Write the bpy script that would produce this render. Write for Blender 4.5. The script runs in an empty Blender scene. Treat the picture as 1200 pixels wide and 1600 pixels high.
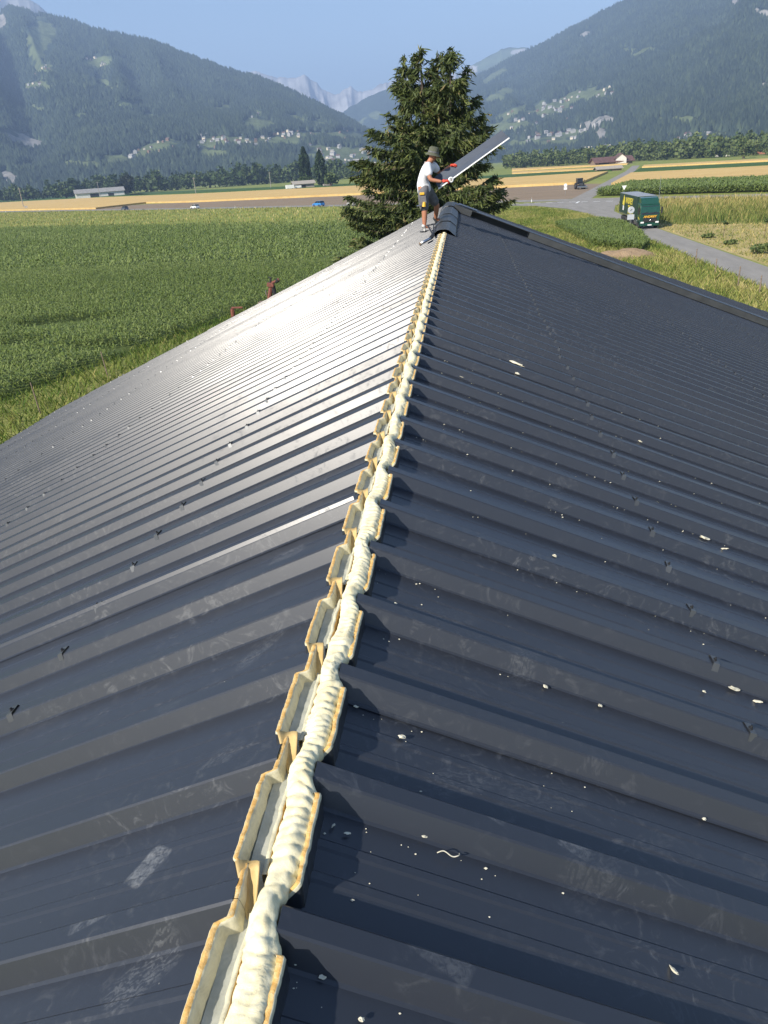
import bpy, bmesh, math, random
import numpy as np
from mathutils import Vector, Matrix

random.seed(7)
rng = np.random.default_rng(7)
R = math.radians
PI = math.pi
scene = bpy.context.scene
C = scene.collection

# ------------------------------------------------------------------ camera
CZ = 9.8                                     # eye height above the fields (m)
CAMM = np.array([[0.9933347149, -0.0172489548, -0.1139676166],
                 [0.0957711011, -0.4266875073, 0.8993139981],
                 [-0.0641407848, -0.9042346181, -0.4221915621]])
cd = bpy.data.cameras.new('camera')
cam = bpy.data.objects.new('camera', cd)
C.objects.link(cam)
cd.sensor_fit = 'VERTICAL'
cd.sensor_height = 36.0
cd.lens = 1155.0 / 1600.0 * 36.0
cd.clip_start = 0.05
cd.clip_end = 80000
rt, up, bk = CAMM[:, 0], -CAMM[:, 1], -CAMM[:, 2]
cam.matrix_world = Matrix(((rt[0], up[0], bk[0], 0), (rt[1], up[1], bk[1], 0), (rt[2], up[2], bk[2], CZ), (0, 0, 0, 1)))
scene.camera = cam

# ------------------------------------------------------------------ sky, sun, exposure
SUN_AZ, SUN_EL = R(-141), R(35.5)
world = bpy.data.worlds.new('World')
scene.world = world
world.use_nodes = True
wn = world.node_tree
bgn = wn.nodes['Background']
sky = wn.nodes.new('ShaderNodeTexSky')
sky.sky_type = 'NISHITA'
sky.sun_disc = False
sky.sun_elevation = SUN_EL
sky.sun_rotation = SUN_AZ
sky.altitude = 450
sky.air_density = 1.0
sky.dust_density = 0.7
sky.ozone_density = 1.6
wn.links.new(sky.outputs[0], bgn.inputs[0])
bgn.inputs[1].default_value = 0.09

sd = bpy.data.lights.new('sun', 'SUN')
sd.energy = 5.0
sd.angle = R(0.53)
sd.color = (1.0, 0.93, 0.82)
sun = bpy.data.objects.new('sun', sd)
C.objects.link(sun)
sv = Vector((math.sin(SUN_AZ) * math.cos(SUN_EL), math.cos(SUN_AZ) * math.cos(SUN_EL), math.sin(SUN_EL)))
sun.rotation_euler = sv.to_track_quat('Z', 'Y').to_euler()
sun.location = (0, 0, 60)

vs = scene.view_settings
vs.view_transform = 'Standard'
vs.look = 'None'
vs.exposure = 0.95
vs.gamma = 1.0
scene.render.engine = 'CYCLES'
scene.cycles.use_denoising = True
scene.cycles.max_bounces = 6
scene.cycles.volume_bounces = 0
scene.cycles.sample_clamp_indirect = 6

# ------------------------------------------------------------------ helpers: pixels of the survey picture to places
FP = 1155.0
def ray(px, py):
    v = np.array([px - 600.0, py - 800.0, FP])
    return CAMM @ (v / np.linalg.norm(v))
def gp(px, py, z=0.0):
    r = ray(px, py)
    if r[2] > -0.002: r[2] = -0.002
    q = r * ((z - CZ) / r[2])
    return Vector((q[0], q[1], z))
def at(px, py, Y):
    r = ray(px, py)
    q = r * (Y / r[1])
    return Vector((q[0], q[1], q[2] + CZ))

# ------------------------------------------------------------------ helpers: noise
def vnoise(x, y, seed=0):
    x = np.asarray(x, float); y = np.asarray(y, float)
    xi = np.floor(x).astype(np.int64); yi = np.floor(y).astype(np.int64)
    fx = x - xi; fy = y - yi
    fx = fx * fx * (3 - 2 * fx); fy = fy * fy * (3 - 2 * fy)
    def h(a, b):
        n = (a * 374761393 + b * 668265263 + seed * 1442695041) & 0xFFFFFFFF
        n = ((n ^ (n >> 13)) * 1274126177) & 0xFFFFFFFF
        n = (n ^ (n >> 16)) & 0xFFFFFFFF
        return n / 4294967295.0
    return (h(xi, yi) * (1 - fx) * (1 - fy) + h(xi + 1, yi) * fx * (1 - fy)
            + h(xi, yi + 1) * (1 - fx) * fy + h(xi + 1, yi + 1) * fx * fy) * 2 - 1
def fbm(x, y, oct=4, seed=0, gain=0.5):
    s = 0; a = 1.0; t = 0
    for i in range(oct):
        s = s + a * vnoise(np.asarray(x) * 2 ** i, np.asarray(y) * 2 ** i, seed + i * 17)
        t += a; a *= gain
    return s / t

# ------------------------------------------------------------------ helpers: objects
def tag(o, label=None, cat=None, group=None, kind=None):
    if label: o['label'] = label
    if cat: o['category'] = cat
    if group: o['group'] = group
    if kind: o['kind'] = kind
    return o
def empty(name, loc, rz=0.0):
    o = bpy.data.objects.new(name, None)
    o.empty_display_size = 0.2
    C.objects.link(o)
    o.location = loc
    o.rotation_euler = (0, 0, rz)
    return o
def link(name, me, mat, parent=None):
    mats = mat if isinstance(mat, (list, tuple)) else [mat]
    if not me.materials:
        for m in mats: me.materials.append(m)
    o = bpy.data.objects.new(name, me)
    C.objects.link(o)
    if parent is not None: o.parent = parent
    return o
def mesh(name, verts, faces, mat, parent=None, smooth=False, fm=None):
    me = bpy.data.meshes.new(name)
    me.from_pydata([tuple(v) for v in verts], [], [tuple(f) for f in faces])
    if smooth: me.polygons.foreach_set('use_smooth', [True] * len(me.polygons))
    if fm is not None: me.polygons.foreach_set('material_index', fm)
    me.update()
    return link(name, me, mat, parent)
def npmesh(name, V, F, mat, parent=None, smooth=False, attrs=None, fm=None):
    """V (n,3) float array, F (m,k) int array with k = 3 or 4"""
    V = np.ascontiguousarray(V, np.float32); F = np.ascontiguousarray(F, np.int32)
    me = bpy.data.meshes.new(name)
    me.vertices.add(len(V)); me.vertices.foreach_set('co', V.ravel())
    k = F.shape[1]
    me.loops.add(F.size); me.loops.foreach_set('vertex_index', F.ravel())
    me.polygons.add(len(F))
    me.polygons.foreach_set('loop_start', np.arange(0, F.size, k, dtype=np.int32))
    me.polygons.foreach_set('loop_total', np.full(len(F), k, np.int32))
    if smooth: me.polygons.foreach_set('use_smooth', np.ones(len(F), bool))
    if fm is not None: me.polygons.foreach_set('material_index', np.ascontiguousarray(fm, np.int32))
    me.update(calc_edges=True)
    for an, av in (attrs or {}).items():
        a = me.attributes.new(an, 'FLOAT', 'POINT')
        a.data.foreach_set('value', np.ascontiguousarray(av, np.float32))
    return link(name, me, mat, parent)

class MB:
    """collects shapes for ONE mesh object"""
    def __init__(self):
        self.v = []; self.f = []; self.m = []; self.mi = 0
    def quadlist(self, vs, fs):
        n = len(self.v)
        self.v += [Vector(p) for p in vs]
        self.f += [tuple(i + n for i in f) for f in fs]
        self.m += [self.mi] * len(fs)
        return self
    def box(self, c, s, rot=None, taper=1.0, bev=0.0):
        x, y, z = s[0] / 2, s[1] / 2, s[2] / 2
        bm = bmesh.new()
        vs = [bm.verts.new((sx * x * (taper if sz > 0 else 1), sy * y * (taper if sz > 0 else 1), sz * z)) for sz in (-1, 1) for sy in (-1, 1) for sx in (-1, 1)]
        for f in ((0, 2, 3, 1), (4, 5, 7, 6), (0, 1, 5, 4), (2, 6, 7, 3), (0, 4, 6, 2), (1, 3, 7, 5)):
            bm.faces.new([vs[i] for i in f])
        if bev > 0:
            bmesh.ops.bevel(bm, geom=list(bm.edges), offset=bev, segments=2, affect='EDGES', profile=0.6)
        return self.add(bm, c, rot)
    def add(self, bm, c=(0, 0, 0), rot=None):
        M = Matrix.Translation(Vector(c))
        if rot is not None:
            M = M @ (rot.to_4x4() if hasattr(rot, 'to_4x4') else Matrix(rot))
        bm.verts.index_update()
        self.quadlist([M @ v.co for v in bm.verts], [[v.index for v in f.verts] for f in bm.faces])
        bm.free()
        return self
    def tube(self, pts, rad, n=8, cap=True):
        pts = [Vector(p) for p in pts]
        rads = rad if isinstance(rad, (list, tuple)) else [rad] * len(pts)
        vs = []; fs = []
        u = None
        for i, p in enumerate(pts):
            d = (pts[min(i + 1, len(pts) - 1)] - pts[max(i - 1, 0)]).normalized()
            if u is None:
                u = d.orthogonal().normalized()
            else:
                u = (u - d * u.dot(d))
                u = u.normalized() if u.length > 1e-6 else d.orthogonal().normalized()
            w = d.cross(u)
            for k in range(n):
                a = 2 * PI * k / n
                vs.append(p + (u * math.cos(a) + w * math.sin(a)) * rads[i])
        for i in range(len(pts) - 1):
            for k in range(n):
                fs.append((i * n + k, i * n + (k + 1) % n, (i + 1) * n + (k + 1) % n, (i + 1) * n + k))
        if cap:
            fs.append(tuple(range(n - 1, -1, -1)))
            fs.append(tuple((len(pts) - 1) * n + k for k in range(n)))
        return self.quadlist(vs, fs)
    def lathe(self, prof, c=(0, 0, 0), n=16, rot=None):
        vs = []; fs = []
        for r, z in prof:
            for k in range(n):
                a = 2 * PI * k / n
                vs.append(Vector((r * math.cos(a), r * math.sin(a), z)))
        for i in range(len(prof) - 1):
            for k in range(n):
                fs.append((i * n + k, i * n + (k + 1) % n, (i + 1) * n + (k + 1) % n, (i + 1) * n + k))
        M = Matrix.Translation(Vector(c))
        if rot is not None: M = M @ rot.to_4x4()
        return self.quadlist([M @ v for v in vs], fs)
    def prism(self, poly, axis, lo, hi):
        """poly in the plane normal to axis ('x': (y,z), 'y': (x,z), 'z': (x,y)), pushed from lo to hi"""
        n = len(poly); vs = []
        for h in (lo, hi):
            for p in poly:
                vs.append({'x': (h, p[0], p[1]), 'y': (p[0], h, p[1]), 'z': (p[0], p[1], h)}[axis])
        fs = [tuple(range(n - 1, -1, -1)), tuple(range(n, 2 * n))]
        fs += [(i, (i + 1) % n, n + (i + 1) % n, n + i) for i in range(n)]
        return self.quadlist(vs, fs)
    def build(self, name, mat, parent=None, smooth=False):
        me = bpy.data.meshes.new(name)
        me.from_pydata([tuple(v) for v in self.v], [], self.f)
        bm = bmesh.new(); bm.from_mesh(me)
        bmesh.ops.recalc_face_normals(bm, faces=bm.faces)
        bm.to_mesh(me); bm.free()
        if len(set(self.m)) > 1: me.polygons.foreach_set('material_index', self.m)
        if smooth: me.polygons.foreach_set('use_smooth', [True] * len(me.polygons))
        me.update()
        return link(name, me, mat, parent)

# ------------------------------------------------------------------ materials
def nodes(m):
    m.use_nodes = True
    nt = m.node_tree
    return nt, nt.nodes['Principled BSDF']
def N(nt, t, **kw):
    n = nt.nodes.new(t)
    for k, v in kw.items():
        if k.startswith('_'): setattr(n, k[1:], v)
        else: n.inputs[k.replace('_', ' ')].default_value = v
    return n
def ramp(nt, src, stops):
    r = nt.nodes.new('ShaderNodeValToRGB')
    el = r.color_ramp.elements
    while len(el) < len(stops): el.new(0.5)
    for e, (p, c) in zip(el, stops):
        e.position = p
        e.color = (*c, 1) if len(c) == 3 else c
    nt.links.new(src, r.inputs[0])
    return r.outputs[0]
def mixc(nt, fac, a, b):
    m = nt.nodes.new('ShaderNodeMix')
    m.data_type = 'RGBA'
    for idx, v in ((0, fac), (6, a), (7, b)):
        if hasattr(v, 'is_output'): nt.links.new(v, m.inputs[idx])
        elif idx == 0: m.inputs[0].default_value = v
        else: m.inputs[idx].default_value = (*v, 1)
    return m.outputs[2]
def mth(nt, op, a, b=None):
    m = nt.nodes.new('ShaderNodeMath'); m.operation = op
    for i, v in enumerate((a, b)):
        if v is None: continue
        if hasattr(v, 'is_output'): nt.links.new(v, m.inputs[i])
        else: m.inputs[i].default_value = v
    return m.outputs[0]
def pos(nt, scale=(1, 1, 1), rot=(0, 0, 0)):
    g = nt.nodes.new('ShaderNodeNewGeometry')
    mp = nt.nodes.new('ShaderNodeMapping')
    mp.inputs['Scale'].default_value = scale
    mp.inputs['Rotation'].default_value = rot
    nt.links.new(g.outputs['Position'], mp.inputs['Vector'])
    return mp.outputs[0]
def noise(nt, vec, scale, detail=4, rough=0.55, dist=0.0):
    n = nt.nodes.new('ShaderNodeTexNoise')
    n.inputs['Scale'].default_value = scale
    n.inputs['Detail'].default_value = detail
    n.inputs['Roughness'].default_value = rough
    n.inputs['Distortion'].default_value = dist
    if vec is not None: nt.links.new(vec, n.inputs['Vector'])
    return n.outputs['Fac']
def bump(nt, b, h, strength, dist):
    n = nt.nodes.new('ShaderNodeBump')
    n.inputs['Strength'].default_value = strength
    n.inputs['Distance'].default_value = dist
    nt.links.new(h, n.inputs['Height'])
    nt.links.new(n.outputs[0], b.inputs['Normal'])
def pmat(name, col, rough=0.6, metal=0.0, var=0.15, scale=6.0, bmp=0.0, bdist=0.01, spec=0.5, coat=0.0):
    """plain paint / plastic / cloth with a little mottling of its own"""
    m = bpy.data.materials.new(name)
    nt, b = nodes(m)
    f = noise(nt, pos(nt), scale, 5)
    lo = tuple(c * (1 - var) for c in col); hi = tuple(min(1, c * (1 + var)) for c in col)
    nt.links.new(ramp(nt, f, [(0.3, lo), (0.7, hi)]), b.inputs['Base Color'])
    b.inputs['Roughness'].default_value = rough
    b.inputs['Metallic'].default_value = metal
    b.inputs['Specular IOR Level'].default_value = spec
    b.inputs['Coat Weight'].default_value = coat
    if bmp: bump(nt, b, noise(nt, pos(nt), scale * 3, 4), bmp, bdist)
    return m
def fieldmat(name, stops, scale, stretch=(1, 1, 1), rot=0.0, fine=8.0, bmp=0.6, bdist=0.2, rough=0.9):
    m = bpy.data.materials.new(name)
    nt, b = nodes(m)
    v = pos(nt, stretch, (0, 0, rot))
    a = noise(nt, v, scale, 6, 0.6)
    c = noise(nt, pos(nt), fine, 3, 0.6)
    s = mth(nt, 'ADD', mth(nt, 'MULTIPLY', a, 0.62), mth(nt, 'MULTIPLY', c, 0.38))
    nt.links.new(ramp(nt, s, stops), b.inputs['Base Color'])
    b.inputs['Roughness'].default_value = rough
    b.inputs['Specular IOR Level'].default_value = 0.2
    if bmp: bump(nt, b, c, bmp, bdist)
    return m
def leafmat(name, stops, rough=0.55, trans=0.25, spec=0.35):
    """leaves and blades; attribute tint picks the hue of the single leaf"""
    m = bpy.data.materials.new(name)
    nt, b = nodes(m)
    at_ = nt.nodes.new('ShaderNodeAttribute'); at_.attribute_name = 'tint'
    col = ramp(nt, at_.outputs['Fac'], stops)
    nt.links.new(col, b.inputs['Base Color'])
    b.inputs['Roughness'].default_value = rough
    b.inputs['Specular IOR Level'].default_value = spec
    tr = nt.nodes.new('ShaderNodeBsdfTranslucent')
    nt.links.new(col, tr.inputs['Color'])
    mx = nt.nodes.new('ShaderNodeMixShader'); mx.inputs[0].default_value = trans
    nt.links.new(b.outputs[0], mx.inputs[1]); nt.links.new(tr.outputs[0], mx.inputs[2])
    nt.links.new(mx.outputs[0], nt.nodes['Material Output'].inputs['Surface'])
    return m

ROOFN = {}
def roof_material():
    m = bpy.data.materials.new('anthracite_coated_steel')
    nt, b = nodes(m)
    p = pos(nt)
    big = noise(nt, p, 1.7, 5, 0.65, 0.6)
    sm = noise(nt, p, 13.0, 10, 0.75, 2.6)
    scuff = ramp(nt, mth(nt, 'MULTIPLY', mth(nt, 'SUBTRACT', sm, 0.53), 4.5), [(0.0, (0, 0, 0)), (0.6, (1, 1, 1))])
    area = ramp(nt, big, [(0.42, (0, 0, 0)), (0.66, (1, 1, 1))])
    dust = mth(nt, 'MULTIPLY', scuff, mth(nt, 'MULTIPLY', area, 0.34))
    # fine specks of foam dust
    vo = nt.nodes.new('ShaderNodeTexVoronoi'); vo.inputs['Scale'].default_value = 34.0
    nt.links.new(p, vo.inputs['Vector'])
    speck = ramp(nt, vo.outputs['Distance'], [(0.035, (1, 1, 1)), (0.06, (0, 0, 0))])
    rare = ramp(nt, noise(nt, p, 2.3, 3), [(0.55, (0, 0, 0)), (0.7, (1, 1, 1))])
    vsel = ramp(nt, vo.outputs['Color'], [(0.74, (0, 0, 0)), (0.76, (1, 1, 1))])
    speck = mth(nt, 'MULTIPLY', mth(nt, 'MULTIPLY', speck, vsel), mth(nt, 'MULTIPLY', rare, 0.8))
    # thin drag scratches down the slope
    ps = pos(nt, (0.8, 26, 0.8))
    st = ramp(nt, noise(nt, ps, 5.0, 6, 0.7), [(0.66, (0, 0, 0)), (0.78, (1, 1, 1))])
    dust = mth(nt, 'ADD', dust, mth(nt, 'MULTIPLY', mth(nt, 'MULTIPLY', st, area), 0.12))
    c1 = mixc(nt, dust, (0.025, 0.029, 0.038), (0.20, 0.21, 0.22))
    c2 = mixc(nt, speck, c1, (0.70, 0.68, 0.58))
    oi = nt.nodes.new('ShaderNodeObjectInfo')
    c2 = mixc(nt, mth(nt, 'MULTIPLY', oi.outputs['Random'], 0.5), c2, (0.034, 0.037, 0.044))
    nt.links.new(c2, b.inputs['Base Color'])
    ROOFN.update(nt=nt, c=c2, b=b)
    dust = mth(nt, 'ADD', dust, mth(nt, 'MULTIPLY', oi.outputs['Random'], 0.10))
    rr = mth(nt, 'ADD', mth(nt, 'MULTIPLY', dust, 0.7), mth(nt, 'ADD', mth(nt, 'MULTIPLY', big, 0.10), 0.27))
    nt.links.new(rr, b.inputs['Roughness'])
    b.inputs['Specular IOR Level'].default_value = 0.58
    bump(nt, b, noise(nt, p, 220, 2), 0.06, 0.001)
    return m

M = {}
M['roof'] = roof_material()
M['trim'] = pmat('dark_folded_steel', (0.045, 0.048, 0.05), 0.42, 0, 0.2, 4)
M['black'] = pmat('black_rubber', (0.015, 0.015, 0.016), 0.6, 0, 0.2)
M['steel'] = pmat('bare_steel', (0.55, 0.56, 0.57), 0.28, 1.0, 0.12)
M['saddle'] = pmat('grey_saddle_clip', (0.075, 0.08, 0.085), 0.33, 0.3, 0.2)
M['white'] = pmat('white_paint', (0.78, 0.78, 0.76), 0.5, 0, 0.05)
M['glass'] = pmat('dark_glass', (0.02, 0.024, 0.028), 0.08, 0, 0.1)
M['rust'] = pmat('rusty_red_paint', (0.17, 0.055, 0.036), 0.75, 0, 0.5, 9, 0.4)
M['wood'] = pmat('weathered_wood', (0.20, 0.15, 0.11), 0.85, 0, 0.35, 9, 0.4)
M['greywood'] = pmat('grey_wood', (0.30, 0.27, 0.23), 0.85, 0, 0.3, 6)
M['concrete'] = pmat('pale_render', (0.62, 0.60, 0.55), 0.85, 0, 0.12, 0.6)
M['redroof'] = pmat('red_tile', (0.11, 0.058, 0.050), 0.8, 0, 0.25, 0.5)
M['greyroof'] = pmat('grey_roofing', (0.24, 0.235, 0.225), 0.8, 0, 0.2, 0.5)
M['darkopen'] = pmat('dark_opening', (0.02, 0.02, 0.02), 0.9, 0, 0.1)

# ------------------------------------------------------------------ ground and fields (the setting)
M['meadow'] = fieldmat('meadow', [(0.30, (0.10, 0.14, 0.028)), (0.5, (0.19, 0.22, 0.05)), (0.7, (0.30, 0.29, 0.09))], 0.05, fine=1.7)
M['verge'] = fieldmat('rough_grass', [(0.30, (0.10, 0.14, 0.03)), (0.5, (0.21, 0.22, 0.06)), (0.72, (0.34, 0.30, 0.12))], 0.22, fine=4)
M['soil'] = fieldmat('bare_soil', [(0.3, (0.17, 0.125, 0.085)), (0.7, (0.28, 0.215, 0.145))], 0.06, (1, 4, 1), 0.74, fine=1.2)
M['wheat'] = fieldmat('ripe_wheat', [(0.25, (0.36, 0.235, 0.085)), (0.5, (0.52, 0.36, 0.14)), (0.75, (0.62, 0.46, 0.20))], 0.03, (1, 6, 1), 0.74, fine=0.8)
M['crop'] = fieldmat('green_crop', [(0.3, (0.025, 0.06, 0.014)), (0.7, (0.07, 0.13, 0.03))], 0.05, (1, 5, 1), 0.74, fine=0.8)
M['cornsoil'] = fieldmat('maize_ground', [(0.3, (0.05, 0.075, 0.018)), (0.62, (0.08, 0.11, 0.03)), (0.72, (0.24, 0.17, 0.10))], 0.12, fine=2)
M['hay'] = fieldmat('mown_hay', [(0.28, (0.18, 0.20, 0.05)), (0.5, (0.36, 0.29, 0.12)), (0.75, (0.50, 0.40, 0.20))], 0.10, (1, 3, 1), 0.3, fine=3)
M['asphalt'] = fieldmat('worn_asphalt', [(0.3, (0.19, 0.18, 0.165)), (0.7, (0.29, 0.275, 0.25))], 0.3, (3, 0.5, 1), 0.0, fine=9, bmp=0.2, bdist=0.02)

def sheet(name, pts, z, mat, kind='structure', n=0):
    o = mesh(name, [(p[0], p[1], z) for p in pts], [tuple(range(len(pts)))], mat)
    o['kind'] = kind
    return o
def pxsheet(name, pxs, z, mat):
    return sheet(name, [gp(x, y, z) for x, y in pxs], z, mat)

g = 12000
sheet('ground', [(-g, -4000), (g, -4000), (g, 13000), (-g, 13000)], 0.0, M['meadow'])
MAIN = [(-620, 790), (-281, 462), (-104, 299), (-22, 227.5), (27, 188.5), (59, 163), (140, 98), (260, 2)]
def roadstrip(name, pts, half, z, mat):
    P = [Vector(p) for p in pts]; L = []; Rr = []
    for i, p in enumerate(P):
        d = (P[min(i + 1, len(P) - 1)] - P[max(i - 1, 0)]).normalized()
        nrm = Vector((-d.y, d.x))
        L.append(p + nrm * half); Rr.append(p - nrm * half)
    vs = [(q.x, q.y, z) for q in L] + [(q.x, q.y, z) for q in Rr]
    n = len(P)
    o = mesh(name, vs, [(n + i, n + i + 1, i + 1, i) for i in range(n - 1)], mat)
    o['kind'] = 'structure'
    return o
roadstrip('road_verge', MAIN, 6.2, 0.02, M['verge'])
roadstrip('road', MAIN, 3.6, 0.05, M['asphalt'])
# side road along the barn, flaring into the junction
SR = [(21.6, 25.6, -30), (21.7, 25.5, 55), (21.8, 25.6, 100), (21.7, 25.8, 126), (21.6, 26.6, 145), (20.2, 29.5, 160), (16.5, 34.0, 172), (9.0, 45.0, 187)]
sheet('side_road', [(a, y) for a, b, y in SR] + [(b, y) for a, b, y in reversed(SR)], 0.046, M['asphalt'])
roadstrip('farm_road', [(26.5, 188), (45, 262), (63, 335), (84, 420), (112, 545)], 2.3, 0.042, M['asphalt'])
# give-way dashes and an edge line painted on the road
dm = MB()
d = (Vector((59, 163)) - Vector((-22, 227.5))).normalized(); nn = Vector((-d.y, d.x))
for k in range(9):
    p = Vector((13.5, 193.2)) + d * k * 3.0
    q = p - nn * 3.2
    a, b2 = q, q + d * 1.6
    dm.quadlist([(a.x, a.y, 0.056), (b2.x, b2.y, 0.056), (b2.x + nn.x * .5, b2.y + nn.y * .5, 0.056), (a.x + nn.x * .5, a.y + nn.y * .5, 0.056)], [(0, 1, 2, 3)])
mk = dm.build('road_marking', M['white']); mk['kind'] = 'structure'
p0, p1 = Vector((24.2, 176.2)), Vector((25.6, 181.6)); dd = (p1 - p0).normalized(); sn = Vector((-dd.y, dd.x)) * 0.22
mk = mesh('road_marking', [(p0.x - sn.x, p0.y - sn.y, .056), (p1.x - sn.x, p1.y - sn.y, .056), (p1.x + sn.x, p1.y + sn.y, .056), (p0.x + sn.x, p0.y + sn.y, .056)], [(0, 1, 2, 3)], M['white']); mk['kind'] = 'structure'

# fields beyond the main road, left to right
pxsheet('bare_field', [(40, 331.5), (230, 319), (300, 316), (560, 305), (800, 292.5), (915, 287), (940, 287), (905, 309), (885, 311), (700, 316.5), (560, 319.5), (300, 324.5), (150, 328)], 0.03, M['soil'])
def slab(name, pxs, h, mat):
    """a crop standing h metres high: top and cut edges"""
    b = [gp(x, y) for x, y in pxs]
    n = len(b)
    vs = [(p.x, p.y, 0.0) for p in b] + [(p.x, p.y, h) for p in b]
    fs = [tuple(range(n, 2 * n))] + [(i, (i + 1) % n, n + (i + 1) % n, n + i) for i in range(n)]
    o = mesh(name, vs, fs, mat); o['kind'] = 'structure'
    bm = bmesh.new(); bm.from_mesh(o.data); bmesh.ops.recalc_face_normals(bm, faces=bm.faces); bm.to_mesh(o.data); bm.free()
    return o
slab('wheat_field', [(-60, 331), (150, 327), (228, 318), (300, 316.5), (560, 305), (800, 293), (908, 288), (950, 270), (800, 279.5), (560, 292), (300, 304.5), (160, 309.5), (0, 317.5), (-60, 320)], 0.8, M['wheat'])
slab('green_field', [(190, 306), (300, 302.5), (560, 290.5), (800, 278), (955, 267.5), (962, 265), (800, 273.5), (560, 287.5), (330, 297), (220, 301.5)], 0.5, M['crop'])
slab('wheat_strip', [(800, 272.5), (968, 264), (972, 262), (800, 269.5)], 0.7, M['wheat'])
slab('wheat_field', [(955, 290), (1260, 280), (1260, 259), (986, 272.5)], 0.8, M['wheat'])
slab('green_field', [(990, 270.5), (1260, 257), (1260, 252.5), (1000, 264.5)], 0.6, M['crop'])
slab('wheat_strip', [(1003, 262.5), (1260, 249.5), (1260, 246.5), (1006, 259.5)], 0.7, M['wheat'])
slab('wheat_strip', [(800, 267.5), (980, 257.5), (983, 256), (800, 264.5)], 0.7, M['wheat'])
slab('green_field', [(0, 316), (160, 308), (240, 304.5), (220, 303), (120, 304), (0, 311.5)], 0.5, M['crop'])
# around the barn
sheet('maize_ground', [(-25.5, 20), (-25.5, 30), (-19.5, 52), (-15, 66), (-8, 100), (4, 140), (-14, 148), (-60, 176), (-150, 232), (-260, 320), (-330, 300), (-330, 20)], 0.012, M['cornsoil'])
sheet('rough_verge', [(-25.5, -20), (-25.5, 30), (-19.5, 52), (-15, 66), (-8, 100), (2, 130), (12, 128), (21.4, 110), (21.4, -20)], 0.008, M['verge'])
sheet('hay_meadow', [(25.9, 20), (25.9, 118), (30, 112), (60, 92), (110, 60), (110, 20)], 0.008, M['hay'])
sheet('tall_grass_meadow', [(26, 118), (30, 112), (60, 92), (110, 60), (170, 60), (60, 152), (36, 170), (30, 158), (26.8, 146)], 0.006, M['verge'])

# ------------------------------------------------------------------ mountains
def mountain_material(name, forest, meadow, rock, fine):
    m = bpy.data.materials.new(name)
    nt, b = nodes(m)
    p = pos(nt)
    a1 = nt.nodes.new('ShaderNodeAttribute'); a1.attribute_name = 'meadow'
    a2 = nt.nodes.new('ShaderNodeAttribute'); a2.attribute_name = 'rock'
    f = noise(nt, p, fine, 6, 0.7)
    fc = ramp(nt, f, [(0.3, tuple(c * 0.55 for c in forest)), (0.7, tuple(c * 1.5 for c in forest))])
    mc = ramp(nt, noise(nt, p, fine * 1.6, 4), [(0.3, tuple(c * 0.7 for c in meadow)), (0.7, tuple(c * 1.25 for c in meadow))])
    rc = ramp(nt, noise(nt, p, fine * 0.8, 7, 0.7), [(0.3, tuple(c * 0.55 for c in rock)), (0.7, tuple(min(1, c * 1.4) for c in rock))])
    brk = noise(nt, p, fine * 0.55, 6, 0.65)
    def thr(at_):
        s = mth(nt, 'ADD', at_.outputs['Fac'], mth(nt, 'MULTIPLY', mth(nt, 'SUBTRACT', brk, 0.5), 2.2))
        return ramp(nt, s, [(0.46, (0, 0, 0)), (0.58, (1, 1, 1))])
    c = mixc(nt, thr(a1), fc, mc)
    c = mixc(nt, thr(a2), c, rc)
    nt.links.new(c, b.inputs['Base Color'])
    b.inputs['Roughness'].default_value = 0.95
    b.inputs['Specular IOR Level'].default_value = 0.1
    bump(nt, b, f, 0.8, 12.0)
    return m
M['mount'] = mountain_material('forest_slope', (0.032, 0.048, 0.034), (0.11, 0.135, 0.06), (0.25, 0.24, 0.22), 0.012)
M['alp'] = mountain_material('alpine_rock', (0.05, 0.06, 0.045), (0.10, 0.13, 0.06), (0.34, 0.34, 0.34), 0.004)
M['snow'] = mountain_material('snowy_rock', (0.10, 0.10, 0.105), (0.80, 0.82, 0.85), (0.34, 0.34, 0.35), 0.006)

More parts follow.
